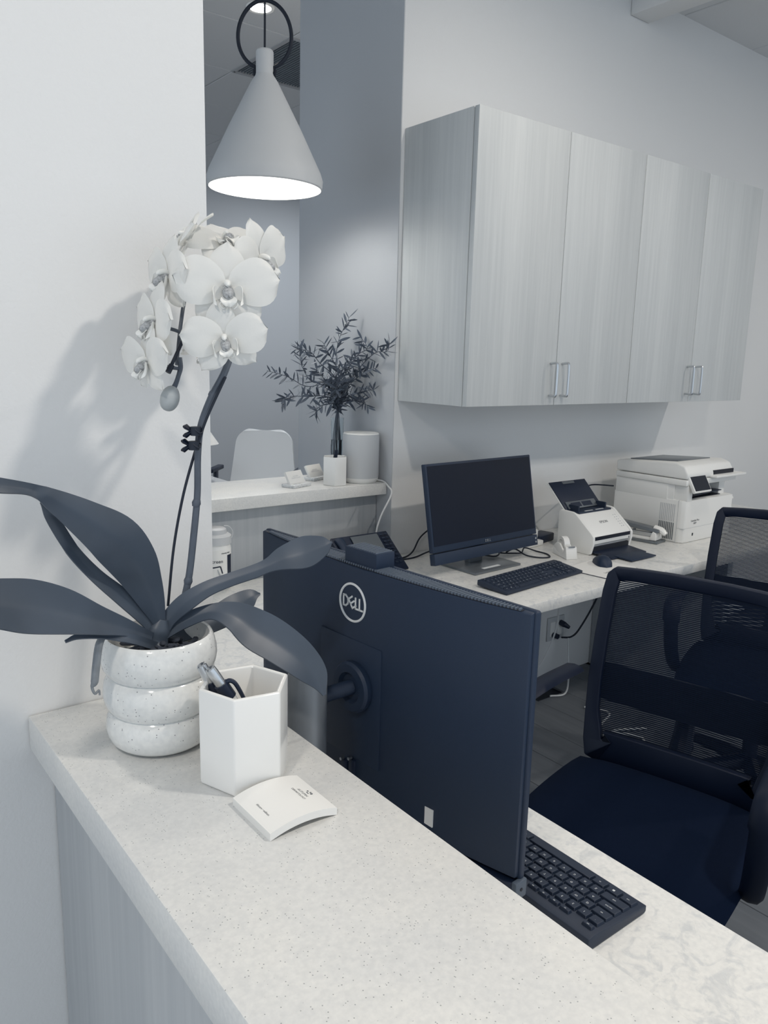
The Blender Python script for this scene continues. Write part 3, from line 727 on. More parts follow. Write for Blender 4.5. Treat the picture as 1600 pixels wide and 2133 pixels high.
MB().box(-0.05, -0.035, 0, 0.05, 0.035, 0.022).build('base', M['whitep'], bx, 0.004)
MB().box(-0.045, -0.01, 0.018, 0.047, 0.03, 0.065).build('body', M['whitep'], bx, 0.01)

# ------------------------------------------------------------------ cables
def cable(name, P, r, mat, label, n=8):
    return tag(MB().tube(catmull(P, 6), r, n).build(name, M[mat], None), label, 'cable')
z0 = DESK+0.0032
cable('cable', [(2.06, 2.12, z0+.02), (2.12, 2.09, z0+.0125), (2.15, 2.04, z0+.0125), (2.19, 2.06, z0+.02), (2.19, 2.11, z0+.03), (2.23, 2.10, z0+.004), (2.27, 2.05, z0+.006), (2.32, 2.06, z0), (2.36, 2.08, z0+.010), (2.39, 2.045, z0), (2.39, 1.99, z0), (2.36, 1.95, z0), (2.32, 1.965, z0), (2.29, 2.01, z0+.004), (2.28, 2.06, z0+.02), (2.25, 2.08, z0+.006)], 0.003, 'cordblack', 'black looped cable lying beneath the tilted monitor')
cable('cable', [(2.05, 2.27, 0.85), (1.98, 2.285, 0.80), (1.93, 2.27, z0+.014), (1.88, 2.255, z0), (1.82, 2.25, z0)], 0.0032, 'cordblack', 'upper black cable left of the tilted monitor by the phone')
cable('cable', [(2.06, 2.23, z0+.02), (1.98, 2.235, z0+.012), (1.90, 2.23, z0), (1.80, 2.235, z0)], 0.0032, 'cordblack', 'lower black cable running to the phone from the tilted monitor')
cable('cable', [(2.72, 2.065, 0.80), (2.76, 2.12, 0.90), (2.86, 2.2, 0.925), (2.95, 2.22, 0.94), (3.045, 2.17, 0.935)], 0.0035, 'cordblack', 'black cable between scanner tray and printer')
cable('cable', [(2.44, 2.2, 0.77), (2.50, 2.25, 0.81), (2.60, 2.27, 0.80), (2.68, 2.27, z0)], 0.003, 'cordwhite', 'white cable arching behind the black power adapter')
cable('cable', [(1.80, 2.43, FARC+.006), (1.835, 2.36, FARC+.006), (1.838, 2.322, FARC-.01), (1.838, 2.30, 0.98), (1.79, 2.30, 0.90), (1.768, 2.30, 0.83), (1.765, 2.29, z0)], 0.0034, 'cordwhite', 'white cord hanging from the cylindrical device over the far counter edge')
ol = empty('wall_outlet', (2.87, WY-0.001, 0.24), 0, 'white wall outlet under the rear worktop', 'outlet')
MB().box(-0.06, -0.006, -0.058, 0.06, 0, 0.058).build('plate', M['greyp'], ol, 0.002)
for s in (-1, 1):
    MB().box(s*0.025-0.017, -0.008, -0.035, s*0.025+0.017, -0.005, 0.035).build('socket', M['whitep'], ol, 0.001)
MB().tube([(0.028, -0.008, 0.025), (0.03, -0.03, 0.02), (0.05, -0.045, 0.005)], [0.014, 0.014, 0.008], 10).build('plug', M['black'], ol)
MB().tube([(-0.018, -0.008, -0.03), (-0.015, -0.035, -0.032)], [0.014, 0.012], 10).build('plug', M['black'], ol)
cable('cable', [(2.95, 2.14, 0.69), (3.02, 2.15, 0.55), (3.02, 2.2, 0.38), (2.97, 2.24, 0.24), (2.93, 2.255, 0.2), (2.87, 2.265, 0.205)], 0.0045, 'cordblack', 'black cable hanging below the worktop into the wall outlet')
cable('cable', [(2.75, 2.2, 0.69), (2.78, 2.22, 0.45), (2.80, 2.25, 0.25), (2.72, 2.26, 0.1), (2.62, 2.25, 0.06), (2.7, 2.2, 0.012)], 0.004, 'cordwhite', 'white cable hanging left of the black plug under the worktop')
cable('cable', [(2.90, 2.25, 0.20), (2.9, 2.24, 0.1), (2.86, 2.2, 0.03), (2.74, 2.12, 0.008), (2.66, 2.14, 0.008)], 0.004, 'cordwhite', 'white cable dropping from the outlet to the floor')
f0 = 0.006
cable('cable', [(2.70, 1.98, f0), (2.74, 1.88, f0), (2.62, 1.83, f0), (2.45, 1.72, f0), (2.44, 1.62, f0), (2.55, 1.60, f0), (2.66, 1.66, f0), (2.60, 1.76, f0+.006), (2.75, 1.70, f0)], 0.0045, 'cordwhite', 'white cable coiled on the floor behind the front chair')

# ------------------------------------------------------------------ office chairs
def make_chair():
    c = empty('office_chair')
    # seat
    rows = []
    for i in range(13):
        u = -1+2*i/12
        r_ = []
        for k in range(13):
            v = -1+2*k/12
            x = 0.245*u*(1-0.06*v*v); y = 0.25*v*(1-0.05*u*u)
            e = (1-abs(u)**5)*(1-abs(v)**5)
            r_.append((x, y, 0.435+0.035*e**0.5 - (0.018*max(0, u-0.55)/0.45)))
        rows.append(r_)
    MB().sheet(rows, 0.02).build('seat', M['fabric'], c)
    MB().box(-0.22, -0.225, 0.395, 0.21, 0.225, 0.43).build('seat_pan', M['chair'], c, 0.02, 3)
    def bk(v, z):   # point on backrest: v -1..1 across, z height
        t = (z-0.5)/0.46
        return Vector((-0.245-0.065*t-0.03*(1-v*v)*(0.4+0.6*math.sin(math.pi*max(0, min(1, t)))), v*(0.245-0.012*abs(t-0.4)), z))
    out = []
    for v, z in ((-0.995, 0.58), (-1, 0.66), (-1, 0.78), (-0.99, 0.90), (-0.965, 0.945), (-0.90, 0.962), (-0.6, 0.966), (-0.3, 0.968), (0, 0.968), (0.3, 0.968), (0.6, 0.966), (0.90, 0.962), (0.965, 0.945), (0.99, 0.90), (1, 0.78), (1, 0.66), (0.995, 0.58), (0.985, 0.50), (0.95, 0.455), (0.8, 0.445), (0.4, 0.445), (0, 0.445), (-0.4, 0.445), (-0.8, 0.445), (-0.95, 0.455), (-0.985, 0.50)):
        out.append(bk(v, z))
    fr = MB(); m = len(out); Vv = []; Ff = []
    cen = bk(0, 0.735)
    for i in range(m):
        t = (out[(i+1) % m]-out[i-1]).normalized(); nb = Vector((1, 0, 0.0)); s_ = t.cross(nb).normalized()
        if (cen-out[i]).dot(s_) < 0: s_ = -s_
        w_ = 0.034 if out[i].z > 0.53 else (0.05 if out[i].z > 0.46 else 0.085)
        for a, b in ((0, -0.012), (w_, -0.010), (w_, 0.010), (0, 0.013)): Vv.append(out[i]+s_*a+nb*b)
    for i in range(m):
        j = (i+1) % m
        for q in range(4): r = (q+1) % 4; Ff.append((i*4+q, i*4+r, j*4+r, j*4+q))
    fr.add(Vv, Ff); fr.build('back_frame', M['chair'], c, 0.003, 2, angle=50)
    st_ = MB(); z = 0.52
    while z < 0.945:
        P = [bk(v, z)+Vector((0.004, 0, 0)) for v in [-0.93+1.86*k/10 for k in range(11)]]
        rws = [[p+Vector((0, 0, -0.0017)) for p in P], [p+Vector((0, 0, 0.0017)) for p in P]]
        st_.sheet(rws); z += 0.0048
    for k in range(0):
        pass
    tag(st_.build('mesh_weave', M['strand'], c), kind='stuff')
    lb = MB(); rws = []
    for v in [-0.9+1.8*k/12 for k in range(13)]:
        zc = 0.655-0.012*(1-v*v)
        rws.append([bk(v, zc+dz)+Vector((-0.018, 0, 0)) for dz in (-0.05, -0.03, 0, 0.03, 0.05)])
    lb.sheet(rws, 0.012).build('lumbar_support', M['chair'], c)
    MB().tube(catmull([bk(0, 0.52)+Vector((-0.02, 0, -0.03)), bk(0, 0.56)+Vector((-0.045, 0, 0)), bk(0, 0.66)+Vector((-0.04, 0, 0))], 5), [0.03, 0.025, 0.02], 10).build('back_spine', M['chair'], c)
    MB().tube(catmull([(-0.05, 0, 0.40), (-0.2, 0, 0.40), (-0.29, 0, 0.43), (-0.30, 0, 0.52)], 5), [0.03, 0.028, 0.026, 0.024], 10).build('back_bracket', M['chair'], c)
    for s in (-1, 1):
        P = catmull([(-0.22, s*0.27, 0.695), (-0.07, s*0.28, 0.70), (0.07, s*0.285, 0.697), (0.125, s*0.285, 0.68), (0.145, s*0.283, 0.635), (0.140, s*0.28, 0.57), (0.12, s*0.275, 0.50), (0.085, s*0.265, 0.44), (0.02, s*0.245, 0.405), (-0.06, s*0.20, 0.40)], 6)
        rws = []
        for i, p in enumerate(P):
            t = (P[min(i+1, len(P)-1)]-P[max(i-1, 0)]).normalized(); sd = Vector((0, 1, 0)); nn = t.cross(sd).normalized()
            wd = 0.029 if i < 26 else 0.024
            rws.append([p-sd*wd-nn*0.004, p-sd*wd*0.7+nn*0.006, p+nn*0.009, p+sd*wd*0.7+nn*0.006, p+sd*wd-nn*0.004, p+sd*wd*0.7-nn*0.010, p-sd*wd*0.7-nn*0.010, p-sd*wd-nn*0.004])
        MB().sheet(rws).build('arm', M['chair'], c, angle=60)
    MB().cyl((0, 0, 0.12), (0, 0, 0.40), 0.026, n=20).build('gas_lift', M['chair'], c)
    for k in range(5):
        a = 2*math.pi*k/5+0.3; d = Vector((math.cos(a), math.sin(a), 0)); e = Vector((-d.y, d.x, 0))
        lg = MB().tube([d*0.02+Vector((0, 0, 0.12)), d*0.16+Vector((0, 0, 0.105)), d*0.30+Vector((0, 0, 0.075))], [0.03, 0.024, 0.016], 8).build('base_leg', M['chair'], c)
        q = d*0.30+Vector((0, 0, 0.028))
        MB().cyl(q-e*0.022, q+e*0.022, 0.027, n=16).build('caster', M['black'], lg)
    return c
ch1 = make_chair(); ch2 = copy_tree(ch1)
ch1.location = (1.48, 0.918, 0); ch1.rotation_euler = (0, 0, R_(194.5))
tag(ch1, 'black mesh-back office chair nearest the front keyboard', 'chair', 'mesh office chairs')
ch2.location = (2.62, 1.21, 0.0); ch2.rotation_euler = (0, 0, R_(201.4))
tag(ch2, 'black mesh-back office chair farther back, in front of the printer', 'chair', 'mesh office chairs')

# white chair in the far room
wc = empty('swivel_chair', (2.70, 4.95, 0), R_(226), 'white swivel chair with rounded back behind the far countertop', 'chair')
rows = []
for i in range(25):
    t = 1-(1-i/24)**1.6; z = 0.50+0.435*t; hw = 0.255-0.05*t
    if t > 0.78: hw -= 0.085*(1-math.sqrt(max(0, 1-((t-0.78)/0.22)**2)))
    rows.append([(-0.22-0.06*t-0.012*(1-(v)**2), v*hw, z) for v in [-1+2*k/12 for k in range(13)]])
MB().sheet(rows, 0.022).build('backrest', M['chairwhite'], wc)
MB().box(-0.23, -0.24, 0.43, 0.24, 0.24, 0.49).build('seat', M['chairwhite'], wc, 0.025, 3)
for s in (-1, 1):
    MB().box(-0.16, s*0.30-0.025, 0.655, 0.1, s*0.30+0.025, 0.685).build('arm_pad', M['black'], wc, 0.008)
    MB().box(-0.05, s*0.295-0.012, 0.44, 0.0, s*0.295+0.012, 0.66).build('arm_post', M['black'], wc, 0.004)
MB().cyl((0, 0, 0.1), (0, 0, 0.44), 0.026, n=16).build('gas_lift', M['silver'], wc)
for k in range(5):
    a = 2*math.pi*k/5; d = Vector((math.cos(a), math.sin(a), 0))
    MB().tube([d*0.02+Vector((0, 0, 0.1)), d*0.3+Vector((0, 0, 0.06))], [0.028, 0.016], 8).build('base_leg', M['silver'], wc)
    
# table lamp peeking out behind the left wall in the far room
tq = at(441, 915, 4.2)
tlp = empty('table_lamp', (tq.x-0.10, 4.2, 0.75), 0, 'pale cone lamp shade peeking out beside the left wall edge', 'lamp')
MB().lathe([(0.13, tq.z-0.75-0.02), (0.02, tq.z-0.75+0.14), (0.0001, tq.z-0.75+0.14)], 40, cap0=False).build('shade', M['lampin'], tlp)
MB().cyl((0, 0, 0.015), (0, 0, tq.z-0.75+0.06), 0.008, n=12).build('pole', M['silver'], tlp)
MB().lathe([(0.07, 0), (0.07, 0.012), (0.01, 0.018)], 32).build('base', M['silver'], tlp)
sd = empty('side_table', (tq.x-0.16, 4.25, 0), 0, 'low side table hidden behind the left wall', 'table')
MB().box(-0.25, -0.25, 0.72, 0.25, 0.25, 0.75).build('top', M['greyp'], sd, 0.003)
for a in (-1, 1):
    for b in (-1, 1): MB().box(a*0.22-0.015, b*0.22-0.015, 0, a*0.22+0.015, b*0.22+0.015, 0.72).build('leg', M['greyp'], sd)

# ------------------------------------------------------------------ far counter things
def hex_cup_mesh(R, H, th=0.006):
    mb = MB(); V = []
    def ring(r, z): return [(r*math.cos(R_(60*k)), r*math.sin(R_(60*k)), z) for k in range(6)]
    V = ring(R*0.985, 0.0) + ring(R, 0.004) + ring(R, H) + ring(R-th, H) + ring(R-th-0.002, 0.008)
    F = [tuple(range(5, -1, -1))]
    for i in range(4):
        for k in range(6): l = (k+1) % 6; F.append((i*6+k, i*6+l, (i+1)*6+l, (i+1)*6+k))
    F.append(tuple(24+k for k in range(6)))
    mb.add(V, F); return mb.mesh('hex_cup', 0.0022, 3, 25)
hm = hex_cup_mesh(0.049, 0.106); hm.materials.append(M['white'])
def pen(parent_loc, rot, label, clip_side=1):
    p = empty('pen', parent_loc, 0, label, 'pen'); p.rotation_euler = rot
    MB().cyl((0, 0, 0.0), (0, 0, 0.098), 0.0062, n=16).build('barrel', M['whitep'], p)
    MB().lathe([(0.0001, -0.012), (0.002, -0.008), (0.0062, 0.0)], 14).build('tip', M['silver'], p)
    MB().cyl((0, 0, 0.098), (0, 0, 0.116), 0.0076, n=16).build('collar', M['black'], p)
    MB().lathe([(0.0060, 0.116), (0.0058, 0.132), (0.0054, 0.137), (0.0040, 0.138), (0.0001, 0.1365)], 16).build('push_button', M['silver'], p)
    P = catmull([(0.004, 0, 0.113), (0.009, 0, 0.115), (0.013, 0, 0.108), (0.011, 0, 0.085), (0.0075, 0, 0.066)], 5)
    MB().tube(P, [0.0028, 0.0026, 0.0024, 0.0022, 0.0016], 8).build('clip', M['black'], p)
    return p
cupf = tag(link('pen_cup', hm, None, None, (1.648, 2.405, FARC), (0, 0, R_(55.5))), 'white hexagonal pen cup on the far countertop', 'pen cup', 'hexagonal pen cups')
cupn = tag(link('pen_cup', hm, None, None, (0.368, 0.7005, CTR), (0, 0, R_(50.0))), 'white hexagonal pen cup in front of the orchid pot', 'pen cup', 'hexagonal pen cups')
def lean(loc, tx, ty, rz=0):
    return Matrix.Translation(loc)
def place_pen(foot, top, label, spin):
    d = (Vector(top)-Vector(foot)).normalized(); q = d.to_track_quat('Z', 'Y')
    p = pen(foot, (0, 0, 0), label); p.rotation_euler = (q.to_matrix() @ Matrix.Rotation(spin, 3, 'Z')).to_euler(); return p
c0 = Vector((0.368, 0.7005, CTR))
t1 = at(423, 1392, 0.728); t2 = at(442, 1399, 0.712)
place_pen(t1+(c0+Vector((0.012, 0.010, 0.016))-t1).normalized()*0.133, t1, 'silver-tipped pen leaning at the left rim of the near cup', 2.2)
place_pen(t2+(c0+Vector((0.026, -0.010, 0.016))-t2).normalized()*0.133, t2, 'silver-tipped pen with long black clip, right of the other pen', 1.4)
c1_ = Vector((1.648, 2.405, FARC))
for (dx, dy), lb in (((0.0, -0.02), 'dark pen at the left rim of the far cup'), ((0.025, 0.01), 'dark pen at the right rim of the far cup')):
    f = c1_+Vector((-dx*0.6, -dy*0.6, 0.011)); d = (Vector((dx, dy, 0.13))).normalized()
    p = empty('pen', f, 0, lb, 'pen'); p.rotation_euler = d.to_track_quat('Z', 'Y').to_euler()
    MB().cyl((0, 0, 0), (0, 0, 0.118), 0.005, n=12).build('barrel', M['black'], p)
    MB().box(0.004, -0.002, 0.08, 0.008, 0.002, 0.12).build('clip', M['black'], p)

cy = empty('cylindrical_device', (1.772, 2.412, FARC), 0, 'white cylindrical device standing beside the far pen cup', 'device')
MB().lathe([(0.058, 0.0), (0.063, 0.005), (0.068, 0.014), (0.069, 0.022)], 56).build('base', M['whitep'], cy)
MB().lathe([(0.069, 0.020), (0.070, 0.028), (0.070, 0.178), (0.069, 0.184), (0.064, 0.1865)], 56).build('body', M['greyp'], cy)
MB().lathe([(0.0685, 0.185), (0.066, 0.189), (0.0001, 0.1895)], 56).build('lid', M['whitep'], cy)
va = Vector((0.66, -0.75, 0))
MB().box(0.0, 0.0, 0.0, 0.003, 0.003, 0.12).build('cable_cover', M['whitep'], cy, loc=(0.0685, -0.012, 0.03))

def card_holder(loc, rz, label):
    h = empty('card_holder', loc, rz, label, 'card holder', 'marble card holders')
    MB().box(-0.05, -0.03, 0, 0.05, 0.03, 0.012).build('base', M['marblegrey'], h, 0.002)
    CMx = Matrix.Translation((0, -0.004, 0.010)) @ Matrix.Rotation(R_(-30), 4, 'X')
    cs = MB().box(-0.044, -0.005, 0.0, 0.044, 0.005, 0.05, CMx).build('card_stack', M['paper'], h, 0.0005)
    o = link('print', text_mesh('AUTUMN\nDERMATOLOGY', 0.007, M['greyp'], 0.0001), None, cs); o.matrix_local = CMx @ Matrix.Translation((0, -0.0052, 0.025)) @ Matrix.Rotation(math.pi/2, 4, 'X')
    return h
card_holder((1.50, 2.435, FARC), R_(20), 'marble card holder with a stack of cards, in front on the far countertop')
card_holder((1.655, 2.545, FARC), R_(20), 'marble card holder half hidden behind the far pen cup')

# wipes tub
wp = empty('wipes_tub', (1.10, 2.245+0.04, DESK), 0, 'white wipes canister with grey lid under the far countertop', 'canister')
rT = 0.05
MB().lathe([(rT-0.006, 0.0), (rT, 0.006), (rT, 0.140), (rT-0.002, 0.145), (rT-0.002, 0.150), (rT+0.001, 0.153)], 48).build('tub', M['whitep'], wp)
ld = MB().lathe([(rT+0.002, 0.152), (rT+0.002, 0.177), (rT-0.004, 0.182), (rT-0.012, 0.185), (rT-0.014, 0.198), (rT-0.02, 0.202), (0.0001, 0.202)], 48).build('lid', M['greyp'], wp)
MB().tube(catmull([(0.051, -0.015, 0.165), (0.058, -0.01, 0.182), (0.05, 0.0, 0.200), (0.03, 0.0, 0.204)], 5), 0.002, 8).build('strap', M['greyp'], ld)
def wrap(a0, a1, z0_, z1_, mat, name, parent, r=rT+0.0005):
    A = [a0+(a1-a0)*k/12 for k in range(13)]
    return MB().sheet([[(r*math.cos(R_(a)), r*math.sin(R_(a)), z) for a in A] for z in (z0_, z1_)], 0.0004).build(name, M[mat], parent)
lbw = wrap(-165, -30, 0.02, 0.136, 'paper', 'label_wrap', wp)
wrap(-68, -40, 0.03, 0.118, 'black', 'text_panel', wp, rT+0.001)
def bar(p, q, w, parent, name='print'):
    # strip on the canister between (angle,z) pairs
    n = 6; P = []; d = Vector((R_(q[0]-p[0])*rT, q[1]-p[1])); d.normalize(); nn = Vector((-d.y, d.x))*w/2
    rows = []
    for sgn in (-1, 1):
        r = []
        for k in range(n+1):
            a = p[0]+(q[0]-p[0])*k/n+math.degrees(nn.x*sgn/rT); z = p[1]+(q[1]-p[1])*k/n+nn.y*sgn
            r.append(((rT+0.0012)*math.cos(R_(a)), (rT+0.0012)*math.sin(R_(a)), z))
        rows.append(r)
    MB().sheet(rows, 0.0003).build(name, M['black'], parent)
bar((-128, 0.080), (-98, 0.084), 0.004, lbw); bar((-98, 0.084), (-90, 0.060), 0.004, lbw); bar((-128, 0.031), (-96, 0.033), 0.004, lbw)
MB().tube(catmull([((rT+.001)*math.cos(R_(a)), (rT+.001)*math.sin(R_(a)), z) for a, z in ((-108, 0.074), (-100, 0.056), (-89, 0.046), (-76, 0.034))], 5), [0.003, 0.006, 0.009, 0.008], 8, flat=0.5).build('hand_print', M['greyp'], lbw)
for s_, (a, z, sz) in (('screen', (-112, 0.100, 0.016)), ('cleaning wipes', (-74, 0.126, 0.006))):
    me = text_mesh(s_, sz, M['black'], 0.0002)
    for v in me.vertices:
        th_ = R_(a)+v.co.x/rT; zz = z+v.co.y; rr = rT+0.0012+v.co.z; v.co = (rr*math.cos(th_), rr*math.sin(th_), zz)
    link('print', me, None, lbw)

# ------------------------------------------------------------------ sticky note pad
np_ = empty('note_pad', (0.3665, 0.6155, CTR), 0, 'square white note pad with small printed logo on the stone counter', 'note pad')
hp = 0.0375
def arch(x): return 0.0062*(1-(x/hp)**2)
rows = []
mb = MB(); nseg = 14
Vt = []
for k in range(nseg+1):
    x = -hp+2*hp*k/nseg; z = arch(x); Vt += [(x, -hp, z), (x, hp, z), (x, hp, z+0.0078), (x, -hp, z+0.0078)]
Ff = []
for k in range(nseg):
    a, b = k*4, k*4+4
    for q in range(4): r = (q+1) % 4; Ff.append((a+q, a+r, b+r, b+q))
Ff += [(3, 2, 1, 0), (nseg*4, nseg*4+1, nseg*4+2, nseg*4+3)]
mb.add(Vt, Ff); pdm = mb.build('sheets', M['paper'], np_, angle=40)
def padtext(s_, size, x, y, name='print'):
    me = text_mesh(s_, size, M['greyprint'], 0.00005)
    for v in me.vertices:
        X = x+v.co.y; Y = y-v.co.x; v.co = (X, Y, arch(X)+0.0079+v.co.z)
    link(name, me, None, np_)
padtext('AUTUMN', 0.0042, 0.0205, -0.001); padtext('DERMATOLOGY', 0.0034, 0.0155, -0.001); padtext('skincare \u2022 wellness', 0.0032, -0.026, -0.003)
mb = MB()
for x, y, rx, ry in ((0.0275, -0.006, 0.0017, 0.0012), (0.0275, 0.0005, 0.0009, 0.0012), (0.025, -0.003, 0.0006, 0.0022), (0.0285, -0.003, 0.0011, 0.0008)):
    mb.prism([(x+rx*math.cos(2*math.pi*k/12), y+ry*math.sin(2*math.pi*k/12)) for k in range(12)], arch(x)+0.0077, arch(x)+0.0081)
mb.build('leaf_logo', M['greyprint'], np_)

# ------------------------------------------------------------------ branches in the glass vase
vz = Vector((1.752, 2.545, FARC))
vase = empty('glass_vase', vz, 0, 'clear glass vase of narrow-leaved green branches on the far countertop', 'vase of branches')
MB().lathe([(0.022, 0.0), (0.025, 0.004), (0.026, 0.236), (0.0245, 0.236), (0.0235, 0.010), (0.0001, 0.010)], 32).build('vase', M['glass'], vase)
MB().lathe([(0.0001, 0.0105), (0.0230, 0.0105), (0.0236, 0.150), (0.0001, 0.150)], 28).build('water', M['water'], vase)
rnd = random.Random(11)
lr = []
for i in range(7):
    t = i/6; w_ = 0.0042*math.sin(math.pi*min(1, t*0.92+0.06))**0.8*(1 if i < 6 else 0.05)
    lr.append([(t, -w_*25, 0.02*math.sin(math.pi*t)), (t, 0, -0.01+0.02*math.sin(math.pi*t)), (t, w_*25, 0.02*math.sin(math.pi*t))])
leafm = MB().sheet(lr).mesh('leaf'); leafm.materials.append(M['willow'])
BR = [([(704, 850), (700, 780), (704, 715), (728, 660)], [2.555, 2.55, 2.54, 2.53], 26),
      ([(702, 845), (690, 800), (640, 805), (600, 785), (556, 772)], [2.555, 2.54, 2.5, 2.47, 2.45], 30),
      ([(702, 848), (680, 826), (640, 826), (600, 826), (588, 840)], [2.555, 2.52, 2.49, 2.46, 2.45], 24),
      ([(703, 840), (685, 800), (650, 795), (630, 765), (625, 740)], [2.555, 2.57, 2.58, 2.6, 2.6], 18),
      ([(704, 840), (700, 790), (668, 758), (645, 732), (615, 728)], [2.555, 2.5, 2.46, 2.43, 2.42], 24),
      ([(706, 845), (720, 810), (750, 765), (782, 735), (806, 732), (812, 712)], [2.555, 2.53, 2.5, 2.48, 2.47, 2.46], 24),
      ([(706, 845), (730, 800), (762, 775), (785, 766)], [2.555, 2.55, 2.54, 2.53], 18),
      ([(705, 848), (735, 835), (755, 835), (768, 850)], [2.555, 2.5, 2.47, 2.45], 16),
      ([(706, 845), (730, 825), (760, 815), (778, 812)], [2.555, 2.52, 2.5, 2.49], 16),
      ([(705, 840), (720, 780), (745, 740), (765, 725), (750, 700)], [2.555, 2.57, 2.58, 2.59, 2.6], 20),
      ([(702, 850), (680, 842), (662, 850), (655, 866)], [2.555, 2.5, 2.47, 2.46], 14),
      ([(704, 845), (712, 790), (690, 745), (672, 712)], [2.555, 2.5, 2.47, 2.45], 22),
      ([(704, 845), (700, 810), (715, 770), (735, 745)], [2.555, 2.48, 2.45, 2.43], 22),
      ([(704, 845), (690, 815), (675, 790), (660, 770)], [2.555, 2.6, 2.63, 2.64], 18)]
BC = []
for bi, (pp, YY, nl) in enumerate(BR):
    P = [at(px, py, y) if at(px, py, y).x < 1.815 else atx(px, py, 1.815) for (px, py), y in zip(pp, YY)]
    P = [vz+Vector((rnd.uniform(-.012, .012), rnd.uniform(-.012, .012), 0.014)), vz+Vector((rnd.uniform(-.015, .015), rnd.uniform(-.012, .012), 0.13))] + P
    C = [p-vz for p in catmull(P, 8)]; BC.append(C)
    b = MB().tube(C, [0.0026, 0.0022, 0.0018, 0.0014, 0.0008], 6).build('branch', M['stem'], vase)
    n0 = 17; m = len(C)
    for k in range(nl):
        t = (k+0.5)/nl; x = n0+(m-1-n0)*(t**0.85); i = min(int(x), m-2); p = C[i].lerp(C[i+1], x-i); tg = (C[i+1]-C[i]).normalized()
        side = tg.cross(Vector((0.6, 0.77, 0))).normalized()*(1 if k % 2 else -1)
        if side.length < .1: side = Vector((0, 0, 1))
        d = (tg*rnd.uniform(.5, 1.0)+side*rnd.uniform(.5, 1.0)+Vector((rnd.uniform(-.35, .35), rnd.uniform(-.35, .35), rnd.uniform(-.35, .25)))).normalized()
        L = rnd.uniform(0.036, 0.060)*(1-0.25*t)
        if p.x + d.x*L > PX-0.008-vz.x: d.x = -abs(d.x)*0.4; d.normalize()
        q = d.to_track_quat('X', 'Z') @ Matrix.Rotation(rnd.uniform(0, 6.28), 3, 'X').to_quaternion()
        o = link('leaf', leafm, None, b); o.location = p; o.rotation_mode = 'QUATERNION'; o.rotation_quaternion = q; o.scale = (L, L, L)

xf = MB()
lv = [Vector(v.co) for v in leafm.vertices]; lf = [tuple(p.vertices) for p in leafm.polygons]
for k in range(330):
    C = BC[rnd.randrange(len(BC))]; m = len(C); i = min(m-2, int(15+(m-16)*rnd.random()**1.5)); p = C[i].lerp(C[i+1], rnd.random())
    d = Vector((rnd.uniform(-1, 1), rnd.uniform(-1, 1), rnd.uniform(-.6, 1))).normalized(); L = rnd.uniform(0.028, 0.05)
    if p.x + d.x*L > PX-0.008-vz.x: d.x = -abs(d.x)
    q = d.to_track_quat('X', 'Z') @ Matrix.Rotation(rnd.uniform(0, 6.28), 3, 'X').to_quaternion()
    xf.add([p+q @ (v*L) for v in lv], lf)
tag(xf.build('inner_foliage', M['willow'], vase), kind='stuff')

# ------------------------------------------------------------------ potted orchid
PC = Vector((0.3275, 0.829, CTR))
orch = empty('potted_orchid', PC, 0, 'white orchid with arching blooms in a ribbed speckled pot', 'orchid')
prf = [(0.0001, 0.0), (0.046, 0.0), (0.053, 0.004)]
def bulge(z0_, z1_, r, rn):
    return [(rn+(r-rn)*math.sin(math.pi*k/10)**0.55, z0_+(z1_-z0_)*k/10) for k in range(0, 11)]
prf += [(0.0580, 0.009), (0.0610, 0.018), (0.0618, 0.025), (0.0605, 0.034), (0.0575, 0.040), (0.0550, 0.0428)]
prf += [(0.0585, 0.0455), (0.0622, 0.053), (0.0637, 0.061), (0.0637, 0.067), (0.0620, 0.077), (0.0590, 0.083), (0.0560, 0.0858)]
prf += [(0.0595, 0.0885), (0.0635, 0.096), (0.0650, 0.105), (0.0645, 0.113), (0.0622, 0.123), (0.0592, 0.1295), (0.0577, 0.1305), (0.0560, 0.1290), (0.0570, 0.116), (0.054, 0.100), (0.0001, 0.100)]
MB().lathe(prf, 72).build('pot', M['speckle'], orch, angle=42)
rnd = random.Random(5)
cm = MB().box(-0.5, -0.22, -0.15, 0.5, 0.22, 0.15).mesh('bark_chip', 0.12, 1); cm.materials.append(M['bark'])
for k in range(46):
    a = rnd.uniform(0, 6.28); r = 0.05*math.sqrt(rnd.random())
    o = link('bark_chip', cm, None, orch, (r*math.cos(a), r*math.sin(a), 0.106+rnd.uniform(-.003, .009)), (rnd.uniform(-.5, .5), rnd.uniform(-.5, .5), rnd.uniform(0, 6.28)))
    s = rnd.uniform(0.014, 0.026); o.scale = (s, s*0.8, s*0.8)

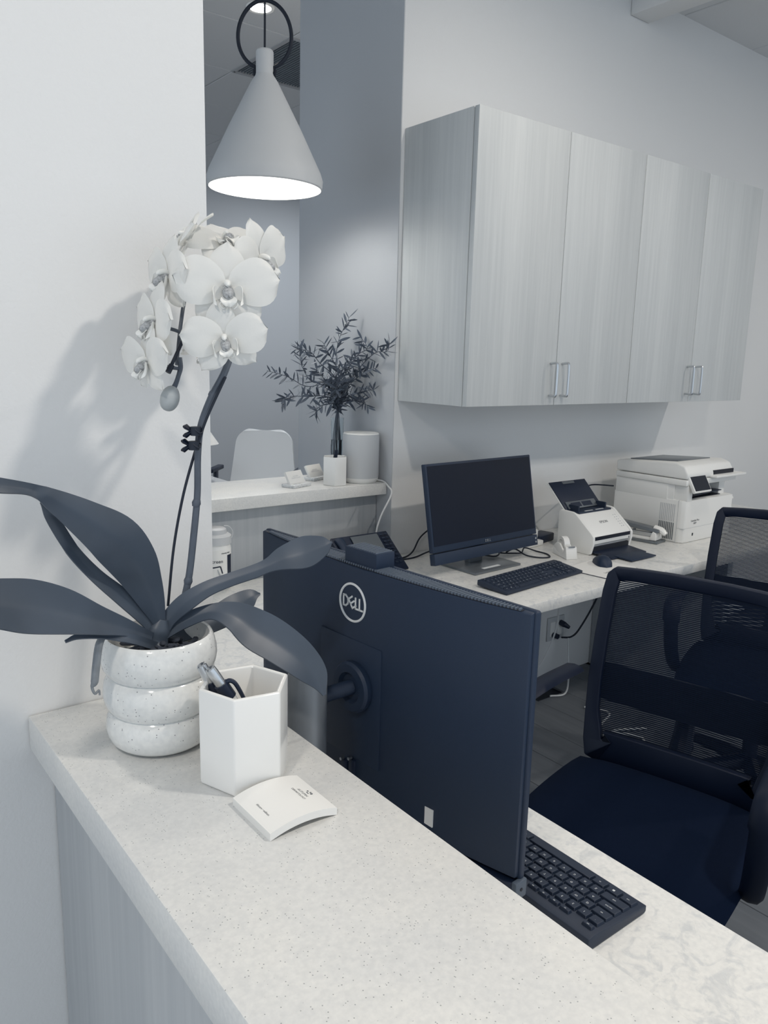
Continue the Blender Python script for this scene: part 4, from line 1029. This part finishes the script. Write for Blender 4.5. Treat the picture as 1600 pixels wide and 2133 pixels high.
def leaf_obj(pts, parent, name='leaf', mat='leaf', fold=0.22):
    # pts: px, py, Y, half width px, tilt (extra depth share of the width)
    n = 6; C = [at(p[0], p[1], p[2]) for p in pts]; CC = catmull(C, n)
    Wd = []; TT = []
    for i in range(len(pts)-1):
        for k in range(n):
            f = k/n; a_, b_, c_, d_ = pts[max(i-1, 0)][3], pts[i][3], pts[i+1][3], pts[min(i+2, len(pts)-1)][3]
            Wd.append(max(0.5, 0.5*(2*b_+(c_-a_)*f+(2*a_-5*b_+4*c_-d_)*f*f+(3*b_-a_-3*c_+d_)*f**3))); TT.append(pts[i][4]*(1-f)+pts[i+1][4]*f)
    Wd.append(pts[-1][3]); TT.append(pts[-1][4])
    rows = []; m = len(CC)
    for i, p in enumerate(CC):
        t = (CC[min(i+1, m-1)]-CC[max(i-1, 0)]).normalized(); view = (p-CAM); dep = view.dot(FW); vd = view.normalized()
        s = t.cross(vd).normalized(); hw = max(Wd[i], 0.6)*dep/F_PX
        s2 = (s + vd*TT[i]); nn = t.cross(s2).normalized()
        if nn.z < 0: nn = -nn
        rows.append([p+s2*(hw*u) - nn*(hw*fold*(1-abs(u)**1.4)) - PC for u in (-1, -0.75, -0.45, -0.15, 0, 0.15, 0.45, 0.75, 1)])
    return MB().sheet(rows, 0.0016).build(name, M[mat], parent, angle=60)
leaf_obj([(-70, 1003, .74, 19, .5), (0, 1011, .75, 16, .5), (70, 1021, .765, 13, .4), (120, 1046, .78, 25, .3), (180, 1082, .795, 40, .3), (238, 1122, .81, 53, .3), (276, 1168, .825, 49, .35), (300, 1215, .835, 37, .4), (318, 1258, .84, 25, .4), (333, 1300, .842, 12, .3)], orch)
leaf_obj([(86, 1046, .80, 3, .5), (108, 1080, .805, 12, .5), (150, 1145, .815, 13, .6), (200, 1198, .825, 14, .6), (255, 1243, .835, 17, .6), (298, 1282, .84, 16, .5), (325, 1318, .842, 10, .3)], orch)
leaf_obj([(-70, 1254, .72, 46, .6), (0, 1256, .735, 52, .6), (62, 1262, .75, 56, .6), (130, 1273, .77, 48, .6), (200, 1291, .79, 31, .6), (262, 1307, .81, 18, .5), (318, 1326, .835, 8, .4)], orch)
leaf_obj([(136, 1336, .79, 3, .5), (165, 1325, .795, 6, .6), (220, 1323, .80, 8, .6), (280, 1332, .81, 10, .6), (325, 1346, .83, 9, .5)], orch)
leaf_obj([(335, 1320, .842, 14, .3), (352, 1288, .84, 16, .4), (385, 1256, .83, 19, .5), (430, 1227, .82, 16, .5), (480, 1207, .81, 14, .5), (530, 1190, .80, 14, .5), (560, 1177, .795, 15, .4), (592, 1162, .79, 25, .4), (637, 1149, .785, 33, .4), (676, 1135, .78, 19, .4), (692, 1129, .778, 1, .4)], orch)
leaf_obj([(345, 1335, .85, 10, .4), (390, 1315, .86, 18, .5), (440, 1293, .87, 24, .5), (490, 1265, .88, 27, .5), (523, 1243, .885, 17, .5), (542, 1237, .89, 2, .4)], orch)
leaf_obj([(335, 1325, .842, 12, .3), (385, 1293, .83, 15, .5), (440, 1274, .815, 16, .6), (490, 1283, .80, 30, .5), (535, 1311, .785, 42, .4), (580, 1338, .77, 42, .4), (625, 1372, .755, 37, .4), (658, 1408, .745, 26, .4), (676, 1448, .74, 4, .3)], orch)
# crown, stem, stakes, clips
MB().tube(catmull([Vector((0, 0, 0.10)), at(325, 1340, .842)-PC, at(332, 1312, .842)-PC, at(338, 1290, .842)-PC], 4), [0.012, 0.014, 0.013, 0.006], 12, flat=0.7).build('crown', M['leaf'], orch)
SP = [(372, 1290, .85), (392, 1210, .85), (403, 1120, .85), (411, 1030, .85), (412, 950, .848), (418, 890, .845), (440, 830, .84), (470, 770, .835), (492, 700, .855), (500, 630, .875), (485, 570, .895), (450, 545, .905), (412, 560, .90), (388, 610, .885), (376, 680, .865), (368, 760, .85)]
stm = MB().tube([p-PC for p in catmull([at(*q) for q in SP], 6)], [0.0042, 0.0042, 0.0042, 0.004, 0.004, 0.0042, 0.0045, 0.004, 0.0034, 0.003, 0.0028, 0.0026, 0.0025, 0.0024, 0.0022, 0.002], 10).build('stem', M['stem'], orch)
for q in ((392, 1210, .85), (409, 1048, .85), (443, 823, .84)):
    p = at(*q)-PC; MB().tube([p+Vector((-.001, 0, -.004)), p, p+Vector((.001, 0, .004))], [0.0043, 0.0054, 0.0043], 10).build('node', M['stem'], stm)
MB().tube([p-PC for p in catmull([at(350, 1262, .86), at(362, 1140, .86), at(382, 1030, .856), at(408, 935, .852), at(418, 900, .838)], 6)], 0.0017, 8).build('stake', M['cordblack'], orch)
MB().tube([p-PC for p in catmull([at(412, 925, .838), at(432, 868, .832), at(470, 785, .828)], 6)], 0.0016, 8).build('stake', M['cordblack'], orch)
MB().tube([at(385, 700, .84)-PC, at(352, 772, .835)-PC], 0.0020, 8).build('stake', M['cordblack'], orch)
MB().cyl(at(358, 760, .836)-PC, at(350, 776, .835)-PC, 0.0031, n=10).build('stake_cap', M['cordblack'], orch)
for q, sgn in (((408, 898, .838), 1), ((404, 928, .84), 1)):
    p = at(*q)-PC
    cl_ = MB().tube([p+Vector((0, 0, -.005)), p+Vector((0, 0, .005))], 0.0062, 12).build('clip', M['cordblack'], orch)
    for dz in (-0.004, 0.004):
        w0 = p-RT*0.004; w1 = p-RT*0.0115+UP*dz*1.3
        MB().tube([w0, w0.lerp(w1, .5), w1, w1-RT*0.003], [0.003, 0.004, 0.0052, 0.002], 10, flat=0.6).build('wing', M['screen'], cl_)
    MB().tube([p+RT*(0.006*math.cos(a))+FW*(0.006*math.sin(a))+UP*0.003*math.sin(2*a)+RT*0.002 for a in [2*math.pi*k/14 for k in range(14)]], 0.0009, 6, True).build('spring', M['cordblack'], cl_)
# aerial root over the pot rim
MB().tube([p-PC for p in catmull([at(216, 1322, .81), at(206, 1345, .80), at(200, 1390, .798), at(197, 1420, .796), at(192, 1432, .796), at(198, 1445, .794), at(206, 1438, .795), at(208, 1448, .794)], 5)], [0.0035, 0.0042, 0.0042, 0.0040, 0.0016, 0.0014, 0.0012, 0.001], 10).build('aerial_root', M['root'], orch)
# side twig and bud
MB().tube([p-PC for p in catmull([at(374, 745, .85), at(376, 765, .848), at(372, 782, .846), at(366, 800, .845), at(358, 815, .845)], 5)], [0.003, 0.003, 0.0026, 0.0028, 0.0035], 8).build('twig', M['stem'], orch)
MB().tube([p-PC for p in catmull([at(325, 755, .85), at(350, 764, .848), at(372, 768, .848)], 5)], 0.002, 8).build('twig', M['stem'], orch)
MB().tube([p-PC for p in catmull([at(352, 684, .85), at(368, 689, .85), at(385, 697, .852)], 5)], 0.002, 8).build('twig', M['stem'], orch)
bc = at(354, 830, .845)-PC; bd = (UP*0.9+RT*0.25).normalized()
bud = MB().tube([bc+bd*(0.0145*math.sin(math.pi*(k/12-0.5))) for k in range(13)], [max(0.0008, 0.0105*math.cos(math.pi*(k/12-0.5))**0.9*(1-0.12*(k/12-0.5))) for k in range(13)], 18).build('bud', plain('bud', S(165, 170, 172), .5, var=.1, scale=60), orch)

# flowers
def petal_rows(L, Hh, kind):
    rows = []; nu, nv = 12, 10
    for i in range(nu+1):
        s = i/nu
        if kind == 'petal':
            h = Hh*(0.16*(1-s)+ (s**0.55)*math.sqrt(max(0, 1-s**2.6))*1.15)
        else:
            h = Hh*(0.22*(1-s)+math.sin(math.pi*min(1, s*0.93+0.03))**0.75)
        if i == nu: h = Hh*0.02
        r = []
        for k in range(nv+1):
            v = -1+2*k/nv
            z = 0.10*L*math.sin(s*math.pi*0.9) - 0.16*Hh*v*v*s - 0.05*L*s*s + 0.035*Hh*math.sin(7*v+3*s)*s*s - 0.04*Hh*math.exp(-(v*5)**2)
            r.append((L*s*(1-0.05*v*v), h*v, z))
        rows.append(r)
    return rows
pet_m = MB().sheet(petal_rows(0.054, 0.031, 'petal')).mesh('petal', angle=80); pet_m.materials.append(M['petal'])
sep_m = MB().sheet(petal_rows(0.047, 0.0165, 'sepal')).mesh('sepal', angle=80); sep_m.materials.append(M['petal'])
# lip: two upcurved side lobes, a middle lobe and tendrils
mb = MB()
for s in (-1, 1):
    rows = []
    for i in range(8):
        t = i/7; rows.append([(s*(0.004+0.011*math.sin(math.pi*t*0.75)), -0.004-0.010*t+0.013*u, 0.004+0.013*t+0.006*u*u) for u in [-0.6+1.2*k/6*math.sin(math.pi*(0.15+0.8*t)) for k in range(7)]])
    mb.sheet(rows, 0.0006)
rows = []
for i in range(9):
    t = i/8; wv = 0.0075*math.sin(math.pi*(0.12+0.85*t))+0.001
    rows.append([(wv*u, -0.010-0.013*t, 0.008+0.010*math.sin(math.pi*t*0.8)+0.004*u*u) for u in (-1, -.5, 0, .5, 1)])
mb.sheet(rows, 0.0008); lip_m = mb.mesh('lip', angle=80); lip_m.materials.append(M['lip'])
mb = MB()
for s in (-1, 1): mb.tube(catmull([(s*0.002, -0.021, 0.013), (s*0.006, -0.024, 0.017), (s*0.009, -0.020, 0.019), (s*0.006, -0.017, 0.018)], 4), [0.0009, 0.0008, 0.0006, 0.0004], 6)
ten_m = mb.mesh('tendril'); ten_m.materials.append(M['lip'])
mb = MB().tube(catmull([(0, -0.001, 0.003), (0, -0.006, 0.009), (0, -0.011, 0.0165), (0, -0.014, 0.019)], 4), [0.0045, 0.0062, 0.0052, 0.002], 10); thr_m = mb.mesh('throat'); thr_m.materials.append(M['throat'])
col_m = MB().tube(catmull([(0, 0.001, -0.002), (0, 0.003, 0.007), (0, 0.001, 0.014), (0, -0.0015, 0.0165)], 4), [0.003, 0.0036, 0.0032, 0.0012], 12).mesh('flower'); col_m.materials.append(M['lip'])
rnd = random.Random(21)
def flower(px, py, Y, n, up, sc, sep=1.0):
    """n: facing direction, up: upward hint; both world vectors"""
    n = Vector(n).normalized(); u = Vector(up); u = (u-n*u.dot(n)).normalized(); x = u.cross(n)
    f = link('flower', col_m, None, orch)
    f.matrix_local = Matrix.Translation(at(px, py, Y)-PC) @ Matrix((x, u, n)).transposed().to_4x4() @ Matrix.Scale(sc, 4)
    for a, dz in ((12, .0), (168, .0)):
        o = link('petal', pet_m, None, f); o.matrix_local = Matrix.Rotation(R_(a+rnd.uniform(-5, 5)), 4, 'Z') @ Matrix.Rotation(R_(rnd.uniform(-12, 2)), 4, 'Y') @ Matrix.Translation((0.002, 0, 0.002))
    for a in (90, 228, 312):
        o = link('sepal', sep_m, None, f); o.matrix_local = Matrix.Rotation(R_(a+rnd.uniform(-5, 5)), 4, 'Z') @ Matrix.Rotation(R_(rnd.uniform(-4, 10)), 4, 'Y') @ Matrix.Translation((0.002, 0, -0.001))
    link('lip', lip_m, None, f); link('throat', thr_m, None, f); link('tendril', ten_m, None, f)
    return f
BK = -FW
flower(473, 598, .815, BK*1.0+RT*0.25-UP*0.12, UP+RT*-0.05, 1.06)
flower(468, 706, .805, BK*1.0+RT*0.18-UP*0.22, UP*1.0+RT*-0.15, 0.88)
flower(540, 540, .85, BK*0.5+RT*0.85-UP*0.12, UP*0.75+RT*-0.45+BK*0.2, 0.95)
flower(468, 508, .875, BK*0.62+RT*0.25+UP*0.55, UP*0.8-RT*0.2, 0.98)
flower(395, 500, .88, -RT*0.75+UP*0.45+BK*0.35, UP*0.7+RT*0.5, 0.85)
flower(352, 572, .87, BK*0.72-RT*0.75-UP*0.12, UP*0.75+RT*0.4, 0.90)
flower(325, 668, .862, BK*0.70-RT*0.75-UP*0.10, UP*0.8+RT*0.35, 0.90)
flower(308, 752, .855, BK*0.72-RT*0.72-UP*0.2, UP*0.9+RT*0.2, 0.82)
flower(425, 722, .895, -BK*0.3+RT*0.4-UP*0.7, UP*0.4+RT*0.5, 0.72)
